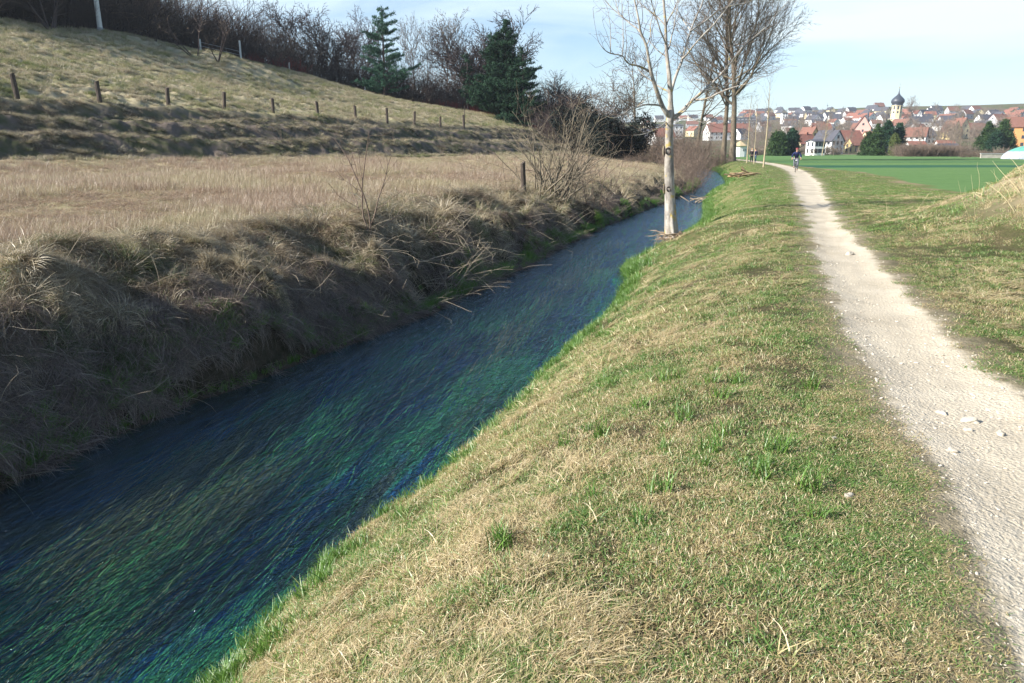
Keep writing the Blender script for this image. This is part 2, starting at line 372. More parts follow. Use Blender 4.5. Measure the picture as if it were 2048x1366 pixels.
sub('ground', cls == 0, MG); sub('meadow', cls == 1, MG); sub('stream_bed', cls == 2, bed_mat())
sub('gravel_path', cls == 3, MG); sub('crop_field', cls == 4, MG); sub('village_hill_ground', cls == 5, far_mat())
# far base so that nothing is open beyond the sheet
# ---- water
def water_mat():
    m = NM('clear_stream_water'); p = m.map(m.pos(), (1, 1, 1), (0, 0, R(17)))
    h1 = m.noise(m.map(p, (2.6, 1.1, 1)), 3.2, 4, .6, .7); h2 = m.noise(m.map(p, (1.6, 1, 1)), 16, 3, .6, .5); h3 = m.noise(m.map(p, (2.2, .5, 1)), 1.0, 2)
    h = m.math('ADD', m.math('ADD', m.math('MULTIPLY', h1, .7), m.math('MULTIPLY', h2, .30)), m.math('MULTIPLY', h3, .5))
    nor = m.bump(h, 1.0, .12)
    fr = m.n('Fresnel'); fr.inputs[0].default_value = 1.33; m.L(nor, fr.inputs['Normal'])
    t = m.n('BsdfTransparent'); t.inputs[0].default_value = (.68, .94, 1.0, 1)
    g = m.n('BsdfGlossy'); g.inputs['Roughness'].default_value = .05; g.inputs['Color'].default_value = (.66, .84, 1, 1); m.L(nor, g.inputs['Normal'])
    mxs = m.n('MixShader'); m.L(m.math('MULTIPLY', fr.outputs[0], 2.2, clamp=True), mxs.inputs[0]); m.L(t.outputs[0], mxs.inputs[1]); m.L(g.outputs[0], mxs.inputs[2])
    m.L(mxs.outputs[0], m.out.inputs[0]); return m.m
mw = (fL < .25) & (fR < .25) & (frr < 200)
F = Q4[mw]; u, inv = np.unique(F.ravel(), return_inverse=True)
Vw = V[u].copy(); Vw[:, 2] = WZ
wobj = mobj('water', Vw, inv.reshape(F.shape), water_mat(), None, True); wobj['kind'] = 'structure'
# ================================================================== grass and other ground cover (stuff)
def blades(n, L, w, lean0, lean1, rad, seed, K=3, down=None, curl=.25, radial=False):
    """ribbon blades; lean angles from the vertical; down: spread of azimuth about +X (None = all round)"""
    g = rng_(seed); az = g.uniform(0, 2 * np.pi, n) if down is None else g.normal(0, down, n)
    rr = rad * np.sqrt(g.uniform(0, 1, n)); a0 = az + g.normal(0, .3, n) if radial else g.uniform(0, 2 * np.pi, n)
    P = np.c_[rr * np.cos(a0), rr * np.sin(a0), np.full(n, -.012)]
    ln = g.uniform(*L, n); t0 = g.uniform(*lean0, n); t1 = g.uniform(*lean1, n); wd = g.uniform(*w, n)
    cw = g.normal(0, curl, n); Vs = []
    for k in range(K + 1):
        s = k / K; t = t0 + (t1 - t0) * s; A = az + cw * s * 2
        side = np.c_[-np.sin(A), np.cos(A), np.zeros(n)] + g.normal(0, .15, (n, 3)) * 0
        roll = np.c_[np.cos(A) * np.cos(t), np.sin(A) * np.cos(t), -np.sin(t)] * (np.sin(cw * 5) * .6)[:, None]
        sv = (side + roll) * (wd * (1 - s ** 1.6) * .5 + .0003)[:, None]
        Vs += [P - sv, P + sv]
        P = P + np.c_[np.sin(t) * np.cos(A), np.sin(t) * np.sin(A), np.cos(t)] * (ln / K)[:, None]
        P[:, 2] = np.maximum(P[:, 2], .002 + .01 * g.uniform(0, 1, n)) if k else P[:, 2]
    V = np.stack(Vs, 1).reshape(-1, 3); b = np.arange(n)[:, None] * (2 * (K + 1))
    F = np.concatenate([b + np.array([2 * k, 2 * k + 1, 2 * k + 3, 2 * k + 2]) for k in range(K)])
    return V, F, np.repeat(g.uniform(0, 1, n), 2 * (K + 1))
def blade_mat(name, c_dry, c_green, lo, hi, sc1=.9, dark=.35, split=.5, trans=.3, left=False, rim=True):
    """colour of each blade: a dry or a green one, the share following patches on the ground"""
    m = NM(name); p = m.pos(); n1 = m.noise(p, sc1, 4); n2 = m.noise(p, 6, 3)
    g = m.math('ADD', m.math('MULTIPLY', n1, .62), m.math('MULTIPLY', n2, .38))
    if name == 'turf_blades': sy = m.n('SeparateXYZ'); m.L(p, sy.inputs[0]); g = m.math('ADD', g, m.rng(sy.outputs[1], 5, 28, -.02, .09))
    share = m.rng(g, lo, hi); 
    t = m.attr('tint'); oi = m.n('ObjectInfo').outputs['Random']
    share = m.math('ADD', share, m.attr('wet_i') if False else 0.0)
    pick = m.rng(m.math('SUBTRACT', m.math('ADD', share, m.math('MULTIPLY', m.math('SUBTRACT', oi, .5), .35)), t), -.07, .07)
    v = m.math('FRACT', m.math('MULTIPLY', t, 7.31)); v2 = m.math('FRACT', m.math('MULTIPLY', t, 23.7))
    dry = m.mix(v, c_dry[0], c_dry[1]); dry = m.mix(m.rng(v2, .75, 1.0), dry, c_dry[2])
    grn = m.mix(v, c_green[0], c_green[1])
    c = m.mix(pick, dry, grn)
    d = m.n('BsdfDiffuse'); m.L(c, d.inputs[0]); tr = m.n('BsdfTranslucent'); m.L(c, tr.inputs[0])
    s = m.n('MixShader'); s.inputs[0].default_value = trans; m.L(d.outputs[0], s.inputs[1]); m.L(tr.outputs[0], s.inputs[2])
    gl = m.n('BsdfGlossy'); gl.inputs['Roughness'].default_value = .42
    s2 = m.n('MixShader'); s2.inputs[0].default_value = .05; m.L(s.outputs[0], s2.inputs[1]); m.L(gl.outputs[0], s2.inputs[2])
    m.L(s2.outputs[0], m.out.inputs[0]); return m.m
def scatter_group(sources):
    ng = bpy.data.node_groups.new('tuft_scatter', 'GeometryNodeTree')
    ng.interface.new_socket('Geometry', in_out='INPUT', socket_type='NodeSocketGeometry')
    ng.interface.new_socket('Geometry', in_out='OUTPUT', socket_type='NodeSocketGeometry')
    N = ng.nodes; L = ng.links; gi = N.new('NodeGroupInput'); go = N.new('NodeGroupOutput')
    ii = N.new('GeometryNodeInstanceOnPoints'); j = N.new('GeometryNodeJoinGeometry')
    for s in reversed(sources):
        oi = N.new('GeometryNodeObjectInfo'); oi.inputs['Object'].default_value = s; oi.inputs['As Instance'].default_value = True
        L.new(oi.outputs['Geometry'], j.inputs[0])
    def na(n, t):
        x = N.new('GeometryNodeInputNamedAttribute'); x.data_type = t; x.inputs[0].default_value = n; return x.outputs[0]
    L.new(gi.outputs[0], ii.inputs['Points']); L.new(j.outputs[0], ii.inputs['Instance'])
    ii.inputs['Pick Instance'].default_value = True
    L.new(na('idx', 'INT'), ii.inputs['Instance Index']); L.new(na('rot', 'FLOAT_VECTOR'), ii.inputs['Rotation']); L.new(na('scl', 'FLOAT_VECTOR'), ii.inputs['Scale'])
    L.new(ii.outputs[0], go.inputs[0]); return ng
def euler_from(nx, ny, nz, az):
    """rotation taking +Z to the normal and +X towards azimuth az (in the tangent plane)"""
    n = np.stack([nx, ny, nz], 1); n /= np.linalg.norm(n, axis=1)[:, None]
    x = np.stack([np.cos(az), np.sin(az), np.zeros_like(az)], 1); x -= n * (x * n).sum(1)[:, None]; x /= np.linalg.norm(x, axis=1)[:, None]
    y = np.cross(n, x)
    return np.stack([np.arctan2(y[:, 2], n[:, 2]), -np.arcsin(np.clip(x[:, 2], -1, 1)), np.arctan2(x[:, 1], x[:, 0])], 1)
def normals(x, y, e=.06):
    z0 = fields(x, y); zx = fields(x + e, y)['z']; zy = fields(x, y + e)['z']
    return z0, -(zx - z0['z']) / e, -(zy - z0['z']) / e, np.ones_like(x)
def stuff(name, label, x, y, z, rot, scl, sources, seed):
    g = rng_(seed); me = bpy.data.meshes.new(name); me.vertices.add(len(x))
    me.vertices.foreach_set('co', np.c_[x, y, z].astype(np.float32).ravel())
    at = me.attributes.new('rot', 'FLOAT_VECTOR', 'POINT'); at.data.foreach_set('vector', rot.astype(np.float32).ravel())
    if np.ndim(scl) == 1: scl = np.stack([scl] * 3, 1)
    at = me.attributes.new('scl', 'FLOAT_VECTOR', 'POINT'); at.data.foreach_set('vector', scl.astype(np.float32).ravel())
    at = me.attributes.new('idx', 'INT', 'POINT'); at.data.foreach_set('value', g.integers(0, len(sources), len(x)).astype(np.int32))
    o = bpy.data.objects.new(name, me); COL.objects.link(o)
    md = o.modifiers.new('scatter', 'NODES'); md.node_group = scatter_group(sources)
    o['kind'] = 'stuff'; o['label'] = label; o['category'] = name.replace('_', ' '); return o
def src(name, parts, mat):
    V, F, t = [], [], []; o = 0
    for v, f, tt in parts: V.append(v); F.append(f + o); t.append(tt); o += len(v)
    return bpy.data.objects.new(name, mk_mesh(name, np.concatenate(V), np.concatenate(F), mat, False, {'tint': np.concatenate(t)}))
def cand(n, r0, r1, az0, az1, seed, power=1.0):
    """points between two distances; density falls as 1/r^power"""
    g = rng_(seed); u = g.uniform(0, 1, n); e = 2 - power
    r = (r0 ** e + u * (r1 ** e - r0 ** e)) ** (1 / e) if abs(e) > 1e-6 else r0 * (r1 / r0) ** u
    a = g.uniform(R(az0), R(az1), n); return r * np.sin(a), r * np.cos(a), g

DRY = [(.56, .45, .23), (.33, .25, .12), (.80, .70, .47)]; GRN = [(.075, .185, .04), (.20, .31, .07)]
mt_turf = blade_mat('turf_blades', DRY, GRN, .32, .67)
mt_green = blade_mat('fresh_green_blades', [(.16, .28, .04), (.22, .30, .07), (.45, .38, .2)], [(.08, .175, .03), (.16, .29, .05)], .1, .5)
mt_thatch = blade_mat('dead_thatch_blades', [(.36, .295, .20), (.20, .155, .105), (.58, .50, .37)], [(.06, .095, .025), (.12, .15, .05)], .53, .75)
mt_meadow = blade_mat('withered_meadow_stems', [(.43, .31, .215), (.27, .19, .135), (.60, .50, .37)], [(.52, .44, .29), (.36, .32, .17)], .47, .60, .28)
mt_hill = blade_mat('hill_tussock_blades', [(.56, .48, .33), (.34, .27, .18), (.70, .62, .47)], [(.17, .20, .06), (.28, .30, .12)], .42, .62, .35)
S_turf = [src('turf_tuft', [blades(62, (.02, .055), (.002, .0038), (.8, 1.6), (1.2, 2.2), .085, 100 + k, 3, None, .5), blades(12, (.02, .05), (.002, .0035), (.1, .9), (.5, 1.5), .08, 120 + k)], mt_turf) for k in range(5)]
S_face = None
S_long = [src('long_tuft', [blades(40, (.05, .13), (.0025, .0045), (.3, 1.2), (1.0, 2.1), .06, 130 + k, 4, None, .5)], mt_turf) for k in range(3)]
S_green = [src('green_tuft', [blades(42, (.07, .17), (.0035, .0065), (.05, .6), (.4, 1.4), .055, 140 + k, 4)], mt_green) for k in range(3)]
mt_face = blade_mat('shade_toned_face_grass', [(.23, .175, .145), (.13, .10, .085), (.42, .35, .28)], [(.05, .085, .02), (.09, .12, .035)], .53, .75)  # darker copy of the thatch; the bank's shade is put into its colour
S_face = [src('face_tuft', [blades(60, (.12, .34), (.0025, .005), (.9, 1.45), (1.5, 2.1), .12, 1150 + k, 4, .55, .35), blades(12, (.1, .22), (.002, .004), (.2, 1.2), (.8, 2), .1, 1155 + k, 3)], mt_face) for k in range(3)]
S_thatch = [src('thatch_tuft', [blades(60, (.12, .34), (.0025, .005), (.9, 1.45), (1.5, 2.1), .12, 150 + k, 4, .55, .35), blades(12, (.1, .22), (.002, .004), (.2, 1.2), (.8, 2), .1, 155 + k, 3)], mt_thatch) for k in range(4)]
mt_mop = blade_mat('draped_straw_blades', [(.52, .44, .29), (.33, .26, .165), (.68, .61, .46)], [(.14, .17, .05), (.20, .22, .09)], .50, .70)
S_mop = [src('draped_tussock', [blades(150, (.16, .40), (.003, .006), (.1, .9), (1.9, 2.9), .16, 190 + k, 5, None, .3, True), blades(30, (.08, .2), (.0025, .004), (.0, .6), (.4, 1.4), .12, 196 + k, 3)], mt_mop) for k in range(3)]
mt_mat = blade_mat('flattened_straw', [(.58, .47, .27), (.40, .31, .165), (.78, .69, .48)], [(.30, .30, .12), (.4, .36, .18)], .5, .7)
S_mat = [src('straw_patch', [blades(64, (.05, .135), (.0018, .0036), (1.0, 1.5), (1.4, 2.0), .10, 1180 + k, 3, .9, .5)], mt_mat) for k in range(3)]
mt_dark = blade_mat('dark_slope_grass', [(.20, .165, .13), (.12, .10, .08), (.34, .29, .22)], [(.08, .10, .04), (.11, .13, .05)], .45, .65, .35)  # dark scrub grass, with the slope's shade also put into its colour
S_slope = [src('slope_tussock', [blades(110, (.14, .36), (.006, .012), (.1, 1.2), (1.4, 2.6), .20, 186 + k, 3, None, .25, True)], mt_dark) for k in range(3)]
S_meadow = [src('meadow_tuft', [blades(38, (.08, .26), (.0022, .0045), (.0, .6), (.2, 1.2), .16, 160 + k, 3), blades(30, (.06, .2), (.003, .006), (.3, 1.3), (1.0, 2.), .16, 166 + k, 3)], mt_meadow) for k in range(4)]
S_low = [src('flat_tuft', [blades(60, (.08, .22), (.003, .006), (.7, 1.4), (1.3, 2.1), .16, 170 + k, 3)], mt_meadow) for k in range(3)]
S_hill = [src('hill_tussock', [blades(110, (.14, .36), (.006, .012), (.1, 1.2), (1.0, 2.1), .20, 180 + k, 3)], mt_hill) for k in range(4)]

def place(x, y, g, keep, **kw):
    x = x[keep]; y = y[keep]; return x, y
# --- turf on the right bank and verge
def right_grass():
    parts = []
    xs = []; ys = []; sc_ = []
    for n, r0, r1, pw, s in [(24000, .8, 6.0, 1.0, 1.0), (26000, 6, 15, 1.0, 1.25), (18000, 15, 40, 1.0, 1.9), (9000, 40, 115, 1.0, 3.0)]:
        x, y, g = cand(n, r0, r1, -50 if r0 < 15 else -46, 80 if r0 < 15 else 50, int(r0 * 10) + 7, pw)
        xs.append(x); ys.append(y); sc_.append(np.full(n, s) * g.uniform(.75, 1.35, n))
    x = np.concatenate(xs); y = np.concatenate(ys); s = np.concatenate(sc_)
    f, nx, ny, nz = normals(x, y); g = rng_(5)
    k = (f['dR'] > .02) & (f['dF'] > .1 * f['r'] ** .5) & (g.uniform(0, 1, len(x)) < .38 + .62 * sst(-.16, -.04, fbm(x * 1.4, y * 1.4, 8, 3))) & (g.uniform(0, 1, len(x)) < sst(-.03, .30, f['dP'] + .12 * fbm(x * 3, y * 3, 3, 2)) * .95) & (f['r'] < 118)
    x, y, s, nx, ny, nz = (q[k] for q in (x, y, s, nx, ny, nz)); z = f['z'][k]; dR = f['dR'][k]; mo = f['mound'][k]; dP = f['dP'][k]
    n = len(x); az = g.uniform(0, 6.283, n)
    rot = euler_from(nx, ny, nz, az)
    flat = 1 - .45 * (1 - sst(.2, 1.0, dP))
    stuff('turf', 'short patchy turf of straw and green blades on the bank beside the path', x, y, z, rot, np.stack([s, s, s * flat], 1), S_turf, 11)
    # longer tufts : scattered, denser low on the bank and in hollows
    c = fbm(x * .9, y * .9, 77, 3); pr = .03 + .30 * sst(.04, .2, c) + .25 * (1 - sst(.5, 2.4, dR)) + .2 * sst(.3, 1.0, mo)
    k = (g.uniform(0, 1, n) < pr * .55) & (dP > .5)
    stuff('long_grass', 'longer tufts of mixed dry and green grass scattered over the right bank', x[k], y[k], z[k], rot[k], s[k] * g.uniform(.5, .95, k.sum()), S_long, 12)
right_grass()
def straw_mats():
    x1, y1, g = cand(5200, 1.5, 9, -50, 60, 700, 1.0); x2, y2, g = cand(5200, 9, 30, -46, 48, 701, 1.0)
    x = np.r_[x1, x2]; y = np.r_[y1, y2]; s = np.r_[np.full(5200, .85), np.full(5200, 1.25)] * g.uniform(.7, 1.3, 10400)
    f, nx, ny, nz = normals(x, y); pt = fbm(x * .75, y * .75, 702, 3) + .05 * (1 - sst(1.2, 3.2, f['dR'])); k = (g.uniform(0, 1, len(x)) < sst(.04, .15, pt) * .9) & (f['dR'] > .35) & (f['dP'] > .5) & (f['dF'] > .5)
    az = -.3 + 5 * fbm(x * .8, y * .8, 703, 2) + g.normal(0, .6, len(x)); rot = euler_from(nx, ny, nz, az)
    stuff('straw_mat', 'flattened mats of pale straw lying in patches on the right bank', x[k], y[k], f['z'][k] + .012, rot[k], s[k], S_mat, 22)
straw_mats()
def shore_green():
    """bright new grass along both waterlines"""
    X_, Y_, S_ = [], [], []
    for n, r0, r1, s in [(9000, 3, 14, .95), (8000, 14, 42, 1.5), (5000, 42, 125, 2.6)]:
        x, y, g = cand(n, r0, r1, -48, 30, int(r0) + 900, 1.0); X_.append(x); Y_.append(y); S_.append(s * g.uniform(.6, 1.3, n))
    # extra candidates right on the lines
    g = rng_(44)
    for P, off in ((ER, 1), (EL, -1)):
        seg = np.diff(P, axis=0); ln = np.hypot(*seg.T); i = g.choice(len(seg), 9000, p=(ln / np.maximum(P[:-1, 1] + 6, 6)) / (ln / np.maximum(P[:-1, 1] + 6, 6)).sum()); t = g.uniform(0, 1, 9000)
        q = P[i] + seg[i] * t[:, None]; nrm = np.c_[seg[i, 1], -seg[i, 0]] / ln[i, None] * off; d = np.abs(g.normal(.12, .16, 9000)) if off > 0 else np.abs(g.normal(.22, .16, 9000))
        q = q + nrm * d[:, None]; X_.append(q[:, 0]); Y_.append(q[:, 1]); S_.append(np.where(q[:, 1] < 14, .9, np.where(q[:, 1] < 42, 1.35, 2.2)) * g.uniform(.6, 1.3, 9000))
    x, y, s = np.concatenate(X_), np.concatenate(Y_), np.concatenate(S_)
    f, nx, ny, nz = normals(x, y); g = rng_(45)
    onR = (f['dR'] > -.02); onL = (f['dL'] > .06) & (f['dL'] < .75)
    pat = fbm(x * .35, y * .35, 91, 3)
    pR = np.exp(-(f['dR'] / (.35 + .5 * sst(8, 30, y))) ** 2) * .8 * (.12 + .88 * np.maximum(sst(-.06, .1, fbm(x * 1.1, y * 1.1, 94, 2)), .6 * sst(12, 25, y))) + .05 * sst(.03, .12, fbm(x * .8, y * .8, 92, 3)) * (f['dR'] < 3.5)
    pL = np.exp(-((f['dL'] - .2) / .24) ** 2) * sst(-.10, .03, pat) * .9
    p_ = np.where(onR, pR, np.where(onL, pL, 0)) * (f['dP'] > .4) * (y > -3)
    k = g.uniform(0, 1, len(x)) < p_
    rot = euler_from(nx[k] * .5, ny[k] * .5, nz[k], g.uniform(0, 6.28, k.sum()))
    stuff('shore_grass', 'bright green new grass growing along the waterlines of the stream', x[k], y[k], f['z'][k], rot, s[k], S_green, 13)
shore_green()
def left_thatch():
    X_, Y_, S_ = [], [], []
    for n, r0, r1, s in [(40000, 4, 14, 1.0), (26000, 14, 32, 1.45), (14000, 32, 110, 2.4)]:
        x, y, g = cand(n, r0, r1, -56, 20, int(r0) + 300, 1.0); X_.append(x); Y_.append(y); S_.append(s * g.uniform(.6, 1.35, n))
    x, y, s = np.concatenate(X_), np.concatenate(Y_), np.concatenate(S_)
    k = sdist(x, y, EL) < .2; x, y, s = x[k], y[k], s[k]
    f, nx, ny, nz = normals(x, y, .12); g = rng_(46)
    k = (f['dL'] > .1) & (f['dL'] < 3.6) & (g.uniform(0, 1, len(x)) < np.where(f['dL'] < 2.4, 1, .5) * (.35 + .65 * sst(-.14, .02, fbm(x * 1.2, y * 1.2, 97, 2))))
    x, y, s, nx, ny, nz, z, dL = x[k], y[k], s[k], nx[k], ny[k], nz[k], f['z'][k], f['dL'][k]
    az = np.arctan2(ny, nx); az = np.where(dL > 2.0, g.uniform(0, 6.28, len(x)), az) + g.normal(0, .5, len(x))
    rot = euler_from(nx * .8, ny * .8, nz, az)
    lo = dL + g.normal(0, .22, len(x)) < 1.0
    stuff('shade_toned_face_grass', 'dead grass coloured dark for shade, hanging down the lower face of the left bank', x[lo], y[lo], z[lo], rot[lo], s[lo], S_face, 21)
    x, y, z, rot, s = x[~lo], y[~lo], z[~lo], rot[~lo], s[~lo]
    stuff('dead_grass_thatch', 'matted dead grass on the upper part of the left bank of the stream', x, y, z, rot, s, S_thatch, 14)
left_thatch()
def crest_tussocks():
    X_, Y_, S_ = [], [], []
    for n, r0, r1, s in [(5200, 5, 14, .8), (5200, 14, 34, 1.25), (3000, 34, 90, 2.0)]:
        x, y, g = cand(n, r0, r1, -56, 22, int(r0) + 800, 1.0); X_.append(x); Y_.append(y); S_.append(s * g.uniform(.55, 1.5, n))
    x, y, s = np.concatenate(X_), np.concatenate(Y_), np.concatenate(S_); k = sdist(x, y, EL) < 0; x, y, s = x[k], y[k], s[k]
    f, nx, ny, nz = normals(x, y, .12); g = rng_(49); d = f['dL']
    pr = sst(.25, 1.2, d) * (1 - sst(2.6, 3.8, d)) * (.15 + .85 * sst(-.08, .08, fbm(x * .9, y * .9, 93, 2)))
    k = g.uniform(0, 1, len(x)) < pr * .8
    az = g.uniform(0, 6.28, k.sum()); rot = euler_from(nx[k] * .9, ny[k] * .9, nz[k], az)
    stuff('draped_tussocks', 'pale straw tussocks draped over the crest of the left bank', x[k], y[k], f['z'][k], rot, s[k], S_mop, 20)
crest_tussocks()
def left_meadow():
    X_, Y_, S_ = [], [], []
    for n, r0, r1, s in [(14000, 7, 20, 1.0), (24000, 20, 48, 1.25), (13000, 48, 110, 1.7)]:
        x, y, g = cand(n, r0, r1, -54, 14, int(r0) + 400, .8); X_.append(x); Y_.append(y); S_.append(s * g.uniform(.6, 1.3, n))
    x, y, s = np.concatenate(X_), np.concatenate(Y_), np.concatenate(S_)
    f, nx, ny, nz = normals(x, y, .2); g = rng_(47)
    tall = sst(-.04, .10, fbm(x * .22, y * .22, 95, 3) + .16 * (1 - sst(-6, 2, x - .25 * y)) - .04) * sst(2.2, 3.6, f['dL'])
    base = (f['dL'] > 1.7) & (f['slope'] < .4) & (f['hill'] < .3) & (f['zl'] < 1.12)
    u = g.uniform(0, 1, len(x)); kt = base & (u < tall); kl = base & ~kt
    z = f['z']
    rot = euler_from(nx * .3, ny * .3, nz, g.uniform(0, 6.28, len(x)))
    stuff('withered_stems', 'tall withered reddish brown stems filling the flat meadow', x[kt], y[kt], z[kt], rot[kt], s[kt], S_meadow, 15)
    stuff('flattened_grass', 'pale flattened dead grass along the meadow edge', x[kl], y[kl], z[kl], rot[kl], s[kl], S_low, 16)
left_meadow()
def hill_tussocks():
    X_, Y_, S_ = [], [], []
    for n, r0, r1, s in [(34000, 24, 60, .85), (32000, 60, 125, 1.25)]:
        x, y, g = cand(n, r0, r1, -50, 12, int(r0) + 500, .6); X_.append(x); Y_.append(y); S_.append(s * g.uniform(.5, 1.35, n))
    x, y, s = np.concatenate(X_), np.concatenate(Y_), np.concatenate(S_)
    k = sdist(x, y, EL) < -3; x, y, s = x[k], y[k], s[k]
    f, nx, ny, nz = normals(x, y, .3); g = rng_(48)
    k = ((f['slope'] > .35) | (f['hill'] > .25)) & (g.uniform(0, 1, len(x)) < (1 - .35 * f['slope'])) & (g.uniform(0, 1, len(x)) < .18 + .82 * sst(-.08, .08, fbm(x * .6, y * .6, 96, 3)))
    x, y, s, z = x[k], y[k], s[k], f['z'][k]
    rot = euler_from(nx[k] * .5, ny[k] * .5, nz[k], g.uniform(0, 6.28, len(x)))
    ks = f['slope'][k] > .45; kd = ks & (g.uniform(0, 1, len(x)) < .55)
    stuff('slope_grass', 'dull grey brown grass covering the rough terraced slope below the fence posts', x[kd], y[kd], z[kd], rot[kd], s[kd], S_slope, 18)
    km = ks & ~kd & (g.uniform(0, 1, len(x)) < .5); q = s[km] * 1.3
    stuff('slope_tussocks', 'pale sunlit tussocks on the rough terraced slope', x[km], y[km], z[km], rot[km], np.stack([q, q, q], 1), S_mop, 19)
    x, y, z, s, rot = x[~ks], y[~ks], z[~ks], s[~ks], rot[~ks]
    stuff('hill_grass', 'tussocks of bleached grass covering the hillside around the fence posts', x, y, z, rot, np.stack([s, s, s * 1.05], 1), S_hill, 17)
hill_tussocks()
# --- water weeds below the surface
def weeds():
    g = rng_(60); n = 70000
    cx, cy, q = cand(620, 2.6, 26, -50, 22, 61, 1.1)
    i = g.integers(0, len(cx), n); sp = .16 + .015 * np.hypot(cx, cy)[i]
    # start points in clumps stretched along the current
    P = ER[3:14]; tx, ty = .29, .957
    a = g.normal(0, .55, n); b = g.normal(0, 1, n) * sp
    x = cx[i] + tx * a + ty * b; y = cy[i] + ty * a - tx * b
    f = fields(x, y); k = (f['dL'] < -.3) & (f['dR'] < .0)
    u_ = x * .29 + y * .957; w_ = x * .957 - y * .29; pt = fbm(u_ * .22, w_ * 1.3, 98, 3); pb = fbm(u_ * .18 + 9, w_ * 1.1, 99, 3)
    k &= g.uniform(0, 1, n) < (.08 + .92 * sst(-.06, .08, pt)) * (.3 + .7 * sst(.3, 1.0, -f['dL']))
    x, y, i, pb = x[k], y[k], i[k], pb[k]; n = len(x); dep = np.minimum(-f['dL'], -f['dR'])[k]; sc0 = np.clip(np.hypot(x, y) / 5, .8, 3)
    L = g.uniform(.5, 1.3, n); K = 9; wd = g.uniform(.003, .009, n) * sc0
    col = np.clip(.44 + 2.0 * pb + g.uniform(-.16, .16, n), 0, 1)
    z0 = WZ - .14 - .30 * g.uniform(0, 1, n) ** .8 * np.clip(dep / .3, .2, 1); ph = g.uniform(0, 6.28, n); am = g.uniform(.005, .025, n)
    ang = math.atan2(ty, tx) + g.normal(0, .07, len(cx))[i] + g.normal(0, .04, n)
    Vs = []
    for kk in range(K + 1):
        s = kk / K; px = x + np.cos(ang) * L * s; py = y + np.sin(ang) * L * s; of = am * np.sin(ph + s * 7) + .4 * am * np.sin(ph * 2 + s * 17)
        px = px - np.sin(ang) * of; py = py + np.cos(ang) * of; pz = z0 + .035 * np.sin(ph * 1.7 + s * 6) + .05 * s
        pz = np.minimum(pz, WZ - .015)
        h = wd * (1 - s ** 2 * .85) * .5
        Vs += [np.c_[px - np.sin(ang) * h, py + np.cos(ang) * h, pz - h * .3], np.c_[px + np.sin(ang) * h, py - np.cos(ang) * h, pz + h * .3]]
    V_ = np.stack(Vs, 1).reshape(-1, 3); b = np.arange(n)[:, None] * (2 * (K + 1))
    F_ = np.concatenate([b + np.array([2 * q, 2 * q + 1, 2 * q + 3, 2 * q + 2]) for q in range(K)])
    m = NM('water_weed'); t = m.attr('tint'); v = m.math('FRACT', m.math('MULTIPLY', t, 31.7))
    c = m.mix(v, (.055, .28, .075), (.20, .46, .13)); c = m.mix(m.rng(t, .60, .72), c, m.mix(v, (.28, .18, .08), (.50, .33, .14)))
    c = m.mix(m.rng(t, .0, .35, .6, 0), c, (.05, .30, .20))
    m.pbsdf(c, .6, None, .3)
    o = mobj('water_weed', V_, F_, m.m, None, False, {'tint': np.repeat(col, 2 * (K + 1))})
    tag(o, 'long green and brown weed strands streaming under the clear water', 'water weed', kind='stuff')
weeds()
# ================================================================== woody plants
def tubes(S, sides=5, name=None):
    """S rows: p0(3) p1(3) r0 r1 -> tapered prisms"""
    S = np.asarray(S, float); p0, p1, r0, r1 = S[:, :3], S[:, 3:6], S[:, 6], S[:, 7]
    d = p1 - p0; d /= np.linalg.norm(d, axis=1)[:, None] + 1e-9
    h = np.where(np.abs(d[:, 2:3]) > .9, np.array([[1., 0, 0]]), np.array([[0, 0, 1.]]))
    u = np.cross(d, h); u /= np.linalg.norm(u, axis=1)[:, None] + 1e-9; v = np.cross(d, u)
    a = np.arange(sides) * 2 * np.pi / sides; n = len(S)
    ring = u[:, None, :] * np.cos(a)[None, :, None] + v[:, None, :] * np.sin(a)[None, :, None]
    V = np.concatenate([p0[:, None] + ring * r0[:, None, None], p1[:, None] + ring * r1[:, None, None]], 1).reshape(-1, 3)
    b = np.arange(n)[:, None] * 2 * sides
    F = np.concatenate([b + np.array([k, (k + 1) % sides, sides + (k + 1) % sides, sides + k]) for k in range(sides)])
    return V, F
